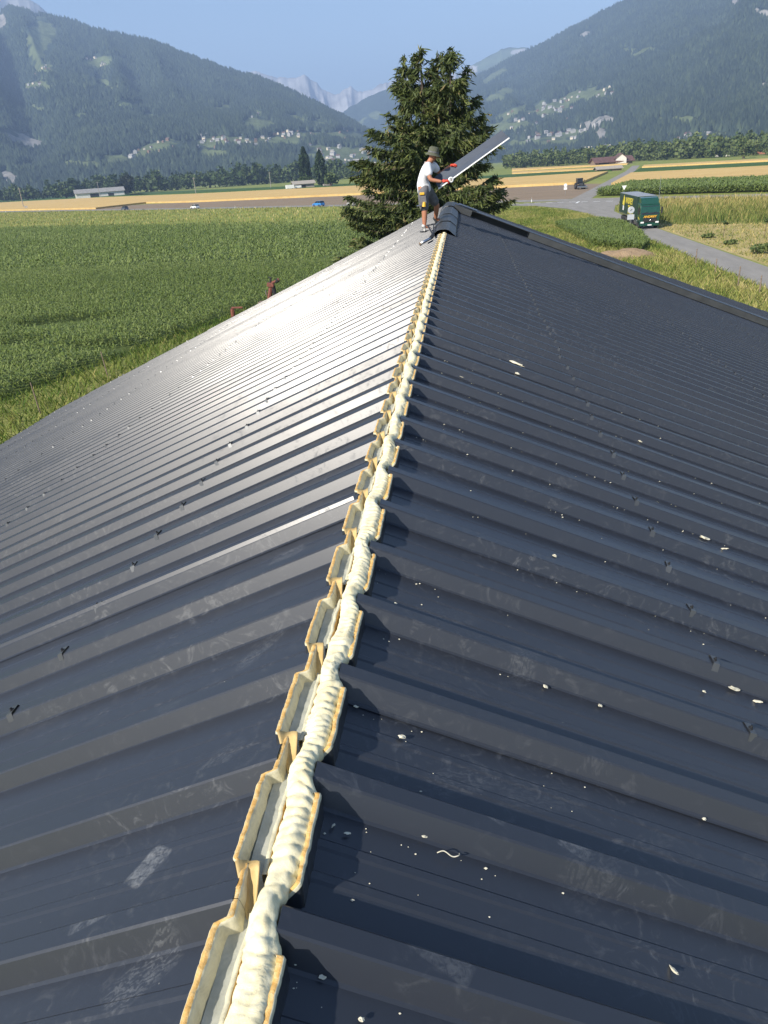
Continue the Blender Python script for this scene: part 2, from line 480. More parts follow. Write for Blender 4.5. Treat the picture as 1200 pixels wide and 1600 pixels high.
class Mountain:
    """a slope lofted from its foot at distance base to its skyline at distance crest, both measured from the survey point"""
    def __init__(self, name, sil, base, crest, mat, nc=260, nr=90, power=1.15, rough=0.10, seed=1, gully=9.0, meadows=(), rocks=(), amp_crest=4.0, rock_top=None):
        sil = np.array(sil, float)
        xs = np.linspace(sil[0, 0], sil[-1, 0], nc)
        ys = np.interp(xs, sil[:, 0], sil[:, 1])
        ys = ys + fbm(xs / 9.0, xs * 0 + seed, 4, seed) * amp_crest * 0.5
        az = np.zeros(nc); el = np.zeros(nc)
        for i in range(nc):
            r = ray(xs[i], ys[i]); h = math.hypot(r[0], r[1])
            az[i] = math.atan2(r[0], r[1]); el[i] = r[2] / h
        B = np.array([base(x) for x in xs]); D = np.array([crest(x) for x in xs])
        t = np.linspace(0, 1, nr)
        d = B[:, None] + (D - B)[:, None] * t[None, :]
        zr = np.maximum(CZ + el * D, 5.0)
        X = np.sin(az)[:, None] * d; Y = np.cos(az)[:, None] * d
        prof = t[None, :] ** power
        Z = zr[:, None] * prof
        wob = np.sin(PI * np.clip(t, 0, 1))[None, :] ** 0.8
        gl = fbm(X / 420.0, Y / 420.0 * 0.6, 5, seed + 3, 0.55)
        gl2 = -np.abs(vnoise(np.broadcast_to(np.arange(nc)[:, None] / nc * gully, X.shape) + t[None, :] * 0.7, t[None, :] * 1.3 + 0 * X, seed + 9))
        Z = Z + zr[:, None] * rough * wob * (gl * 0.9 + gl2 * 0.9 + 0.3)
        Z = np.maximum(Z, 0.0) - 2.0 * (t[None, :] < 0.001)
        lim = CZ + (el[:, None] - 0.0005) * d            # the skyline stays the skyline
        Z[:, :-1] = np.minimum(Z[:, :-1], np.where(lim > 0, lim, Z)[:, :-1] * 1.0)
        self.az, self.X, self.Y, self.Z, self.d = az, X, Y, Z, d
        self.xs, self.nr, self.nc = xs, nr, nc
        # image place of every vertex, to set the meadows and cliffs where they lie on the slope
        W = np.stack([X, Y, Z - CZ], -1) @ CAMM
        PX = 600 + FP * W[..., 0] / W[..., 2]; PY = 800 + FP * W[..., 1] / W[..., 2]
        self.PX, self.PY = PX, PY
        QX = PX + 9 * fbm(PX / 11, PY / 7, 3, seed + 70); QY = PY + 6 * fbm(PX / 11, PY / 7, 3, seed + 80)
        def blobs(L):
            a = np.zeros_like(QX)
            for bx, by, rx, ry, ang in L:
                c, s = math.cos(ang), math.sin(ang)
                PX, PY = QX, QY
                u = ((PX - bx) * c + (PY - by) * s) / rx; v = (-(PX - bx) * s + (PY - by) * c) / ry
                a = np.maximum(a, np.clip(1.15 - 0.65 * np.sqrt(u * u + v * v), 0, 1))
            return a
        self.meadow = blobs(meadows); self.rock = blobs(rocks)
        if rock_top is not None:
            self.rock = np.maximum(self.rock, np.clip((t[None, :] - rock_top) * 3 + 0.5, 0, 1) * np.ones_like(PX))
        # back side
        X2 = np.concatenate([X, (np.sin(az) * D * 1.12)[:, None]], 1)
        Y2 = np.concatenate([Y, (np.cos(az) * D * 1.12)[:, None]], 1)
        Z2 = np.concatenate([Z, (zr * 0.5)[:, None]], 1)
        V = np.stack([X2, Y2, Z2], -1).reshape(-1, 3)
        n2 = nr + 1
        i = np.arange(nc - 1)[:, None]; j = np.arange(n2 - 1)[None, :]
        F = np.stack([i * n2 + j, (i + 1) * n2 + j, (i + 1) * n2 + j + 1, i * n2 + j + 1], -1).reshape(-1, 4)
        pad = lambda a: np.concatenate([a, a[:, -1:]], 1).ravel()
        self.obj = npmesh(name, V, F, mat, smooth=True, attrs={'meadow': pad(self.meadow), 'rock': pad(self.rock)})
        self.obj['kind'] = 'structure'
    def place(self, px, py):
        """point of the slope seen at that place of the picture"""
        k = np.argmin((self.PX - px) ** 2 + (self.PY - py) ** 2)
        i, j = divmod(k, self.nr)
        r = ray(px, py); dd = self.d[i, j]; h = math.hypot(r[0], r[1])
        return Vector((r[0] / h * dd, r[1] / h * dd, self.Z[i, j]))

def lerp(x, a, va, b, vb):
    return va + (vb - va) * min(1, max(0, (x - a) / (b - a)))

left_mountain = Mountain('mountain', [(-110, -20), (-60, -5), (-20, 18), (0, 20), (15, 10), (50, 20), (100, 28), (150, 45), (200, 57), (240, 65), (280, 82), (320, 97), (370, 114), (400, 120), (440, 135), (480, 155), (520, 175), (550, 190), (575, 205), (610, 228), (650, 255)],
    lambda x: lerp(x, 0, 1900, 560, 1750), lambda x: lerp(x, 0, 4700, 600, 3300), M['mount'], 330, 110, 1.12, 0.13, 3, 11,
    meadows=[(62, 60, 20, 38, 0.15), (70, 108, 17, 12, 0), (150, 98, 22, 10, -.3), (60, 135, 26, 7, 0), (165, 131, 18, 7, .5), (200, 165, 20, 6, 0), (60, 170, 30, 4, 0), (235, 184, 13, 6, 0), (350, 172, 13, 6, 0), (400, 178, 16, 5, 0), (405, 195, 22, 11, 0),
             (350, 222, 55, 9, 0), (240, 234, 40, 12, -.2), (185, 250, 26, 8, 0), (130, 257, 35, 6, 0), (430, 222, 45, 10, 0), (480, 190, 30, 6, 0.2), (330, 240, 26, 9, 0), (470, 212, 50, 7, 0), (130, 180, 20, 5, 0), (540, 214, 40, 8, 0), (530, 245, 60, 16, 0), (40, 262, 26, 4, 0)],
    rocks=[(35, 218, 34, 9, .32), (12, 278, 16, 9, .5), (0, 35, 14, 12, 0)])
right_mountain = Mountain('mountain', [(660, 190), (700, 150), (728, 127), (760, 112), (800, 90), (849, 67), (870, 56), (918, 32), (957, 11), (979, 0), (1040, -32), (1120, -70), (1200, -105), (1280, -130)],
    lambda x: lerp(x, 700, 2300, 1200, 1500), lambda x: lerp(x, 700, 5600, 1200, 4300), M['mount'], 330, 110, 1.12, 0.13, 21, 10,
    meadows=[(1000, 85, 26, 6, -.35), (985, 78, 12, 5, 0), (910, 152, 50, 11, -.2), (860, 170, 40, 12, -.2), (800, 175, 34, 8, -.4), (780, 150, 24, 8, -.4), (800, 200, 50, 9, -.1), (880, 212, 45, 7, -.1), (1120, 215, 50, 5, 0), (850, 225, 60, 7, 0), (770, 120, 20, 6, -.5), (1060, 190, 40, 6, 0)],
    rocks=[(945, 190, 20, 8, -.2), (920, 196, 16, 6, 0), (1150, 3, 8, 8, 0), (1192, 22, 14, 8, 0.4), (915, 55, 5, 10, .5), (940, 212, 8, 9, 0), (1145, 113, 7, 3, 0), (1192, 136, 6, 4, 0)])
far_green = Mountain('mountain', [(660, 150), (700, 122), (728, 106), (754, 93), (784, 77), (797, 74), (823, 74), (850, 80), (900, 96)],
    lambda x: 6200, lambda x: 8000, M['alp'], 120, 50, 1.0, 0.08, 31, 6, meadows=[(780, 95, 60, 22, -.3)], rocks=[(735, 112, 22, 6, -.5), (815, 82, 16, 5, 0)])
left_peak = Mountain('mountain', [(-90, -55), (-60, -40), (0, -22), (30, -8), (52, 3), (62, 10), (80, 26)],
    lambda x: 5000, lambda x: 6400, M['alp'], 90, 50, 1.0, 0.08, 41, 6, rock_top=0.5)
snowy_range = Mountain('mountain', [(330, 120), (385, 113), (400, 112), (415, 117), (432, 122), (450, 120), (462, 119), (475, 117), (488, 124), (500, 135), (512, 143), (525, 147), (537, 139), (548, 136), (560, 144), (575, 140), (592, 132), (610, 128), (630, 120), (680, 110), (720, 118), (760, 130)],
    lambda x: 6500, lambda x: 8000, M['snow'], 260, 80, 1.05, 0.16, 51, 22, rock_top=0.42, amp_crest=9.0,
    meadows=[(495, 148, 24, 3, .3), (520, 160, 16, 3, .5), (470, 135, 14, 3, .3), (545, 152, 10, 3, 0), (580, 150, 14, 3, 0), (450, 128, 14, 3, .2), (505, 158, 10, 2, -.4)])
blue_spur = Mountain('mountain', [(480, 200), (520, 186), (545, 168), (575, 152), (600, 141), (640, 128), (690, 140), (720, 165), (760, 205)],
    lambda x: 4800, lambda x: 6200, M['mount'], 130, 50, 1.0, 0.09, 61, 7, meadows=[(560, 195, 14, 5, -.5), (585, 180, 8, 6, .4)])

# the woods that cover the slopes: one mass of conifers, thinning out on the meadows
leafstops = [(0.0, (0.020, 0.032, 0.024)), (0.5, (0.038, 0.056, 0.038)), (1.0, (0.065, 0.088, 0.048))]
M['conifer'] = leafmat('conifer_needles', leafstops, 0.8, 0.0, 0.1)
M['broadleaf'] = leafmat('broad_leaves', [(0.0, (0.028, 0.048, 0.016)), (0.5, (0.060, 0.095, 0.030)), (1.0, (0.13, 0.16, 0.055))], 0.6, 0.15, 0.2)
def woods(name, mt, n, hmin, hmax, label, tmax=1.0):
    ci = rng.random(n * 2) * (mt.nc - 2); rj = (rng.random(n * 2) ** 0.8) * (mt.nr - 2) * tmax
    i = ci.astype(int); j = rj.astype(int); fi = ci - i; fj = rj - j
    def lk(A): return (A[i, j] * (1 - fi) * (1 - fj) + A[i + 1, j] * fi * (1 - fj) + A[i, j + 1] * (1 - fi) * fj + A[i + 1, j + 1] * fi * fj)
    x, y, z = lk(mt.X), lk(mt.Y), lk(mt.Z)
    md, rk = lk(mt.meadow), lk(mt.rock)
    dens = fbm(x / 90.0, y / 90.0, 3, 77)
    keep = (md + 0.35 * dens < 0.42) & (rk < 0.4) & (z > 4)
    x, y, z, dens = x[keep][:n], y[keep][:n], z[keep][:n], dens[keep][:n]
    m = len(x)
    h = hmin + (hmax - hmin) * rng.random(m); w = h * (0.26 + 0.22 * rng.random(m)); a = rng.random(m) * 6.28
    V = np.zeros((m, 4, 3))
    for k in range(3):
        V[:, k, 0] = x + np.cos(a + k * PI / 1.5) * w; V[:, k, 1] = y + np.sin(a + k * PI / 1.5) * w; V[:, k, 2] = z - 2 + 0.12 * h
    V[:, 3, 0] = x; V[:, 3, 1] = y; V[:, 3, 2] = z + h
    F = np.array([[0, 1, 3], [1, 2, 3], [2, 0, 3]])[None] + (np.arange(m) * 4)[:, None, None]
    tint = np.clip(0.45 + 0.35 * dens + 0.30 * rng.standard_normal(m), 0, 1)
    o = npmesh(name, V.reshape(-1, 3), F.reshape(-1, 3), M['conifer'], attrs={'tint': np.repeat(tint, 4)})
    tag(o, label, 'forest', kind='stuff')
woods('mountain_forest', left_mountain, 70000, 9, 22, 'dark hazy forest covering the mountain at the left')
woods('mountain_forest', right_mountain, 70000, 9, 22, 'dark hazy forest covering the mountain at the right')

# ------------------------------------------------------------------ villages on the slopes and the valley floor
house_mats = [pmat('house_render_white', (0.38, 0.375, 0.36), 0.9, 0, 0.05), pmat('house_render_cream', (0.62, 0.55, 0.42), 0.9, 0, 0.08), pmat('house_timber', (0.20, 0.13, 0.08), 0.9, 0, 0.2)]
roof_mats = [M['greyroof'], M['redroof'], pmat('brown_tile', (0.16, 0.10, 0.075), 0.85, 0, 0.2)]
def house_mesh(w, l, h, wm, rm, flat=False):
    b = MB()
    if flat:
        b.box((0, 0, h / 2), (w, l, h)); b.mi = 1
        b.box((0, 0, h + .3), (w + .6, l + .6, .6))
    else:
        b.prism([(-w / 2, -2), (w / 2, -2), (w / 2, h), (0, h + w * .32), (-w / 2, h)], 'y', -l / 2, l / 2); b.mi = 1
        e = w / 2 + .7
        for s in (-1, 1):
            b.quadlist([(s * e, -l / 2 - .6, h - .35), (s * e, l / 2 + .6, h - .35), (0, l / 2 + .6, h + w * .33 + .25), (0, -l / 2 - .6, h + w * .33 + .25)], [(0, 1, 2, 3)])
    me = bpy.data.meshes.new('house')
    me.from_pydata([tuple(v) for v in b.v], [], b.f)
    me.polygons.foreach_set('material_index', b.m)
    me.materials.append(wm); me.materials.append(rm)
    return me
HM = [house_mesh(9, 12, 6, house_mats[0], roof_mats[2]), house_mesh(10, 14, 8, house_mats[0], roof_mats[1]), house_mesh(8, 11, 6, house_mats[1], roof_mats[0]), house_mesh(9, 10, 5, house_mats[2], roof_mats[2]), house_mesh(11, 16, 7, house_mats[0], roof_mats[0])]
BM_ = [house_mesh(14, 26, 22, house_mats[0], roof_mats[0], True), house_mesh(13, 34, 16, house_mats[1], roof_mats[0], True), house_mesh(12, 18, 28, house_mats[0], roof_mats[0], True)]
def village(mt, n, cx, cy, sx, sy, ang, label, group, pool=HM, dens=None, size=1.0):
    k = 0; tries = 0
    while k < n and tries < n * 6:
        tries += 1
        u, v = rng.uniform(-1.25, 1.25, 2)
        px = cx + u * sx * math.cos(ang) - v * sy * math.sin(ang); py = cy + u * sx * math.sin(ang) + v * sy * math.cos(ang)
        if mt is None:
            p = gp(px, py)
        else:
            p = mt.place(px, py)
        o = bpy.data.objects.new('house', pool[int(rng.integers(len(pool)))])
        C.objects.link(o)
        s = size * (0.5 + 0.42 * rng.random())
        o.location = p; o.scale = (s, s, s)
        o.rotation_euler = (0, 0, rng.choice([0.3, 1.87, -0.5, 1.2]) + 0.25 * rng.standard_normal())
        tag(o, label, 'house', group)
        k += 1
village(left_mountain, 12, 72, 108, 22, 7, 0, 'tiny chalet in the highest clearing of the left mountain', 'chalets in the high left clearing')
village(left_mountain, 10, 158, 98, 22, 8, -.2, 'tiny chalet on the round meadow halfway up the left mountain', 'chalets on the round meadow')
village(left_mountain, 6, 64, 135, 22, 4, 0, 'tiny house on the narrow meadow below the high clearing', 'houses on the narrow meadow')
village(left_mountain, 46, 360, 223, 48, 9, 0, 'tiny pale house in the hillside village above the valley at left', 'houses of the left hillside village')
village(left_mountain, 14, 240, 233, 30, 8, -.2, 'tiny pale house among meadows on the lower left slope', 'houses on the lower left meadows')
village(left_mountain, 10, 390, 176, 22, 6, 0, 'tiny house on the small terraces of the left mountain', 'houses on the small terraces')
village(left_mountain, 44, 480, 213, 50, 12, 0.05, 'tiny house on the terraces between left village and valley town', 'houses on the slope above the town')
village(left_mountain, 62, 545, 250, 40, 20, 0, 'tiny pale house in the valley town behind the poplars', 'houses of the valley town')
village(left_mountain, 8, 575, 268, 22, 5, 0, 'pale apartment block at the foot of the valley town', 'apartment blocks of the valley town', BM_)
village(right_mountain, 40, 905, 160, 45, 12, -.3, 'tiny house in the hillside village on the right mountain', 'houses of the right hillside village')
village(right_mountain, 22, 845, 182, 40, 14, -.2, 'tiny house scattered on the slope beside the spruce', 'scattered houses beside the spruce')
village(right_mountain, 34, 860, 214, 60, 10, -.08, 'tiny pale house at the foot of the right mountain', 'houses at the foot of the right mountain', size=1.1)
village(right_mountain, 5, 930, 232, 25, 4, 0, 'pale block at the right mountain foot, behind the red barn', 'blocks behind the red barn', BM_, size=.8)
village(right_mountain, 7, 1085, 220, 26, 5, -.1, 'tiny white house above the trees at right', 'white houses above the trees at right', size=1.2)

# ------------------------------------------------------------------ haze: the air of the valley
M['haze'] = bpy.data.materials.new('haze')
M['haze'].use_nodes = True
hn = M['haze'].node_tree
hn.nodes.remove(hn.nodes['Principled BSDF'])
pv = hn.nodes.new('ShaderNodeVolumePrincipled')
pv.inputs['Color'].default_value = (0.45, 0.64, 1.0, 1)
pv.inputs['Density'].default_value = 1.7e-4
pv.inputs['Anisotropy'].default_value = 0.0
hn.links.new(pv.outputs[0], hn.nodes['Material Output'].inputs['Volume'])
HAZE_TOP = max(float((np.array([v.co.z for v in o.data.vertices])).max()) for o in bpy.data.objects if o.type == 'MESH' and o.name.startswith('mountain') and 'forest' not in o.name) + 45
hz = MB().box((0, 4200, HAZE_TOP / 2 - 1.5), (25000, 20000, HAZE_TOP + 3)).build('haze', M['haze'])
tag(hz, kind='stuff')

# ------------------------------------------------------------------ the barn roof
XR = -0.375                 # ridge line
ZR = CZ - 1.15              # height of the rib tops at the ridge
TP = {-1: math.tan(R(22.7)), 1: math.tan(R(22.2))}
CP = {s: math.cos(math.atan(TP[s])) for s in TP}
SP = {s: math.sin(math.atan(TP[s])) for s in TP}
PITCH = 0.342               # rib spacing
YR0 = {-1: 0.87, 1: 0.82}   # a rib centre on each side
RIBH = 0.05
A0 = {-1: 0.047, 1: 0.044}  # where the sheets end at the ridge
HALF = 13.6
def slope(side, a, y, h=0.0):
    """a: level distance from the ridge line, h: height above the rib-top plane, square to it"""
    return Vector((XR + side * (a + h * SP[side]), y, ZR - (a - 0.065) * TP[side] + h * CP[side]))
def gable_y(side, a):
    return 25.4 - 0.16 * min(a, 6) if side < 0 else 26.0 + 0.36 * a

barn = empty('barn', (XR, 8.0, 0))
tag(barn, 'large barn under a dark ribbed steel roof with open foam-filled ridge', 'barn')
def bpart(o):
    o.parent = barn
    o.matrix_parent_inverse = Matrix.Translation((-XR, -8.0, 0))
    return o

RIB = [(-.0550, 0), (-.0480, .0032), (-.0257, .0465), (-.0207, .05), (.0207, .05), (.0257, .0465), (.0480, .0032), (.0550, 0)]
def profile():
    P = list(RIB)
    for c in (.134, .208):
        P += [(c - .015, 0), (c - .008, .0026), (c + .008, .0026), (c + .012, 0)]
    return P
PROF = profile()
def panel(side, y0, nrib, ymax=None):
    pr = [(y0 - .0550 - 0.006, -0.001)]
    for k in range(nrib):
        pr += [(y0 + k * PITCH + v, h) for v, h in PROF]
    pr += [(y0 + nrib * PITCH - .0525, 0)]
    al = [A0[side], 0.25, 0.8, 1.6, 2.6, 3.8, 5.2, 6.8, 8.5, 10.2, 11.9, HALF]
    sd_ = int(rng.integers(9999))
    tilt = rng.normal(0, 0.0030); off = rng.uniform(-.0006, .0010)
    V = []
    for a in al:
        for v, h in pr:
            dv = v - y0
            wob = 0.0011 * vnoise(np.array([a * 0.9]), np.array([dv * 2.2 + sd_]), 5)[0]
            av = a if a > A0[side] else (A0[side] if h > .03 else .064)
            V.append(slope(side, av, v, h - RIBH + off + wob + tilt * (dv - PITCH * nrib / 2)))
    n = len(pr); F = []
    for i in range(len(al) - 1):
        for k in range(n - 1):
            q = (i * n + k, i * n + k + 1, (i + 1) * n + k + 1, (i + 1) * n + k)
            F.append(q if side < 0 else q[::-1])
    me = bpy.data.meshes.new('roof_panel')
    me.from_pydata([tuple(v) for v in V], [], F)
    me.update()
    if y0 + nrib * PITCH > 22.0:       # cut along the far gable
        bm = bmesh.new(); bm.from_mesh(me)
        pA = slope(side, 0, gable_y(side, 0)); 
        pB = slope(side, 6 if side < 0 else 12, gable_y(side, 6 if side < 0 else 12))
        dv = (pB - pA); nrm = Vector((-dv.y, dv.x, 0)).normalized()
        if nrm.y < 0: nrm = -nrm
        bmesh.ops.bisect_plane(bm, geom=list(bm.verts) + list(bm.edges) + list(bm.faces), plane_co=pA, plane_no=nrm, clear_outer=True)
        if not bm.faces:
            bm.free(); bpy.data.meshes.remove(me); return None
        bm.to_mesh(me); bm.free()
    return bpart(link('roof_panel', me, M['roof']))
panels = {}
for side in (-1, 1):
    k = -13
    while True:
        y0 = YR0[side] + k * PITCH
        if y0 > (25.5 if side < 0 else 31.5): break
        p = panel(side, y0, 3)
        if p is not None: panels[(side, k)] = p
        k += 3

# lifted lap edge added on one left rib, tilted to mirror the sun
vc = ray(420, 838); hv = (np.array(sv) - vc); hv = hv / np.linalg.norm(hv)
beta = math.atan2(-hv[1], hv[2] / CP[-1])
ly = YR0[-1] + 5 * PITCH; b = MB(); al = np.linspace(.06, 6.5, 14)
cb_, sb_ = math.cos(beta), math.sin(beta)
vs_ = []
for a in al:
    w0 = .010 + .001 * math.sin(a * 2.1)
    for k in (-1, 1):
        vs_.append(slope(-1, a, ly - .020 + k * w0 * cb_ , .006 + k * w0 * sb_))
b.quadlist(vs_, [(2 * i, 2 * i + 1, 2 * i + 3, 2 * i + 2) for i in range(len(al) - 1)])
o = bpart(b.build('lap_glint_edge', M['roof'])); o.modifiers.new('t', 'SOLIDIFY').thickness = .0012

# saddle clips with their screws, one on every rib along the purlins
def clip_mesh():
    b = MB()
    for (v0, h0), (v1, h1) in (((-.040, -.022), (-.027, .0060)), ((-.027, .0060), (.027, .0060)), ((.027, .0060), (.040, -.022))):
        b.quadlist([(-.019, v0, h0), (.019, v0, h0), (.019, v1, h1), (-.019, v1, h1)], [(0, 1, 2, 3)])
        b.quadlist([(-.019, v0, h0 - .002), (.019, v0, h0 - .002), (.019, v1, h1 - .002), (-.019, v1, h1 - .002)], [(3, 2, 1, 0)])
    b.mi = 1
    b.lathe([(0, .0062), (.010, .0062), (.010, .0092), (.0055, .010), (.0055, .017), (0, .017)], n=6)
    me = bpy.data.meshes.new('fastener')
    me.from_pydata([tuple(v) for v in b.v], [], b.f)
    me.polygons.foreach_set('material_index', b.m)
    me.materials.append(M['saddle']); me.materials.append(M['black'])
    return me
CLIP = clip_mesh()
def clip_matrix(side, a, y):
    tl = math.atan(TP[side]) * side
    return Matrix.Translation(slope(side, a, y)) @ Matrix.Rotation(tl, 4, 'Y') @ Matrix.Rotation(random.uniform(-.12, .12), 4, 'Z') @ Matrix.Diagonal((.62, .86, .86, 1))
clips = []
for side in (-1, 1):
    for ri, a in enumerate((1.22, 3.78, 6.35, 8.9, 11.4, 13.2)):
        k = -2
        while True:
            y = YR0[side] + k * PITCH
            if y > gable_y(side, a) - 0.1 or (side > 0 and 21.1 < y < 21.75): 
                if y > 24: break
                k += 1; continue
            aa = a + random.uniform(-.02, .02)
            w = slope(side, aa, y)
            clips.append((Vector((w.x, w.y, w.z - CZ)).length, side, aa, y))
            k += 1
clips.sort()
for dist_, side, a, y in clips[:290]:
    o = bpy.data.objects.new('fastener', CLIP); C.objects.link(o)
    bpart(o); o.matrix_basis = clip_matrix(side, a, y)
rest = bmesh.new()
for dist_, side, a, y in clips[290:]:
    n0 = len(rest.verts)
    rest.from_mesh(CLIP)
    rest.verts.ensure_lookup_table()
    mtx = clip_matrix(side, a, y)
    for v in rest.verts[n0:]: v.co = mtx @ v.co
me = bpy.data.meshes.new('distant_fasteners'); rest.to_mesh(me); rest.free()
me.materials.append(M['saddle']); me.materials.append(M['black'])
o = bpart(link('distant_fasteners', me, M['saddle'])); o['kind'] = 'stuff'

# walls under the roof (two long walls and two gables)
for side in (-1, 1):
    x = XR + side * (HALF - 0.45); zt = ZR - (HALF - .45) * TP[side] - .16
    bpart(MB().box((x, 10.0, zt / 2), (.2, 29, zt)).build('wall', M['concrete']))
for y in (-4.4, 24.3):
    xl, xr = XR - HALF + .56, XR + HALF - .56
    bpart(MB().prism([(xl, 0), (xr, 0), (xr, ZR - (HALF - .56) * TP[1] - .2), (XR, ZR - .25), (xl, ZR - (HALF - .56) * TP[-1] - .2)], 'y', y - .1, y + .1).build('wall', M['concrete']))

# ------------------------------------------------------------------ the open ridge: closure strips, foil floor, divider, foam bead
def foammat(name, stops, scale, bmp, bd, rough=0.75, sss=0.0):
    m = bpy.data.materials.new(name)
    nt, b = nodes(m)
    p = pos(nt)
    f = noise(nt, p, scale, 7, 0.65, 0.6)
    nt.links.new(ramp(nt, f, stops), b.inputs['Base Color'])
    b.inputs['Roughness'].default_value = rough
    b.inputs['Specular IOR Level'].default_value = 0.3
    if sss:
        b.inputs['Subsurface Weight'].default_value = sss
        b.inputs['Subsurface Radius'].default_value = (.01, .007, .003)
        b.inputs['Subsurface Scale'].default_value = 1.0
    bump(nt, b, noise(nt, p, scale * 2.2, 8, 0.7, 0.8), bmp, bd)
    return m
M['bead'] = foammat('cured_foam', [(0.25, (0.68, 0.55, 0.30)), (0.5, (0.82, 0.735, 0.47)), (0.75, (0.87, 0.815, 0.60))], 22, 0.5, 0.004)
M['edge'] = foammat('cut_foam_edge', [(0.25, (0.50, 0.26, 0.06)), (0.5, (0.68, 0.42, 0.14)), (0.75, (0.76, 0.62, 0.34))], 60, 0.8, 0.003)
M['flank'] = foammat('closure_flank', [(0.25, (0.40, 0.37, 0.25)), (0.5, (0.60, 0.56, 0.40)), (0.75, (0.72, 0.66, 0.44))], 28, 0.6, 0.003)
M['tan'] = foammat('tan_filler', [(0.25, (0.36, 0.24, 0.09)), (0.6, (0.56, 0.41, 0.18)), (0.8, (0.66, 0.54, 0.30))], 20, 0.25, 0.003, 0.6)
M['foil'] = foammat('grey_foil', [(0.3, (0.30, 0.31, 0.26)), (0.7, (0.50, 0.50, 0.43))], 16, 0.5, 0.004, 0.5)

def meander(side, y):
    """0 in a trough, 1 at a rib"""
    v = ((y - YR0[side] + PITCH / 2) % PITCH) - PITCH / 2
    d = np.abs(v)
    return 1 - np.clip((d - 0.052) / 0.014, 0, 1)
def smooth01(t): return t * t * (3 - 2 * t)
RY0, RY1 = -1.2, 14.5
def ysteps(y0, y1):
    ys = [y0]
    while ys[-1] < y1:
        y = ys[-1]
        ys.append(y + (0.005 if 0.3 < y < 3.2 else 0.012 if y < 7 else 0.02))
    return np.array(ys)
def zsl(side, a): return ZR - np.abs(a) * 0  # ridge pieces lie level across the gap
def strip(side, y0, y1):
    ys = ysteps(y0, y1); n = len(ys)
    r = smooth01(meander(side, ys))
    j1 = fbm(ys * 38, ys * 0 + side * 3, 4, 5, .7) * 0.0022 + fbm(ys * 3.1, ys * 0 + 7, 2, 15) * 0.0025
    j2 = fbm(ys * 70, ys * 0 + side * 5, 4, 8, .75) * 0.0030
    th = 0.0085 + 0.0025 * fbm(ys * 16, ys * 0, 2, 33) * 1.2
    if side > 0:
        out = 0.068 - 0.034 * r + j1
        top = 0.004 - 0.030 * r + j2 + 0.004 * fbm(ys * 5, ys * 0 + 2, 2, 61)
        inn = out - th - .002
        cross = [(out + .001, -.058 + 0 * ys), (out + .0015, top - .007), (out, top - .001), (out - .002, top), (inn, top + .0005), (inn - .001, top - .006), (inn - .004, -.024 + 0 * ys), (inn - .006, -.060 + 0 * ys)]
        fm = [2, 1, 1, 0, 1, 1, 1]
    else:
        out = -(0.071 - 0.024 * r) + j1
        top = 0.003 + 0.003 * r + j2 + 0.004 * fbm(ys * 5, ys * 0 + 9, 2, 71)
        inn = out + th + .002
        fl = 0.016 * (1 - 0.2 * r)
        cross = [(out - .001, -.058 + 0 * ys), (out - .0005, top - .007), (out, top - .001), (out + .001, top), (inn, top + .0005), (inn + .003, top - .006), (inn + fl * .6, -.020 + j2), (inn + fl, -.050 + 0 * ys)]
        fm = [2, 1, 1, 0, 1, 1, 1]
    V = np.stack([np.stack([XR + c + 0 * ys, ys, ZR + h + 0 * ys], -1) for c, h in cross], 1)
    m = len(cross)
    i = np.arange(n - 1)[:, None]; k = np.arange(m - 1)[None]
    F = np.stack([i * m + k, (i + 1) * m + k, (i + 1) * m + k + 1, i * m + k + 1], -1)
    mi = np.broadcast_to(np.array(fm)[None], F.shape[:2]).ravel()
    o = npmesh('closure_strip', V.reshape(-1, 3), F.reshape(-1, 4), [M['edge'], M['flank'], M['roof']], smooth=False, fm=mi)
    bpart(o)
for side in (-1, 1):
    y = RY0 + (0.2 if side > 0 else 0)
    while y < RY1:
        y2 = min(RY1, y + 3 * PITCH)
        strip(side, y, y2 - 0.003)
        y = y2
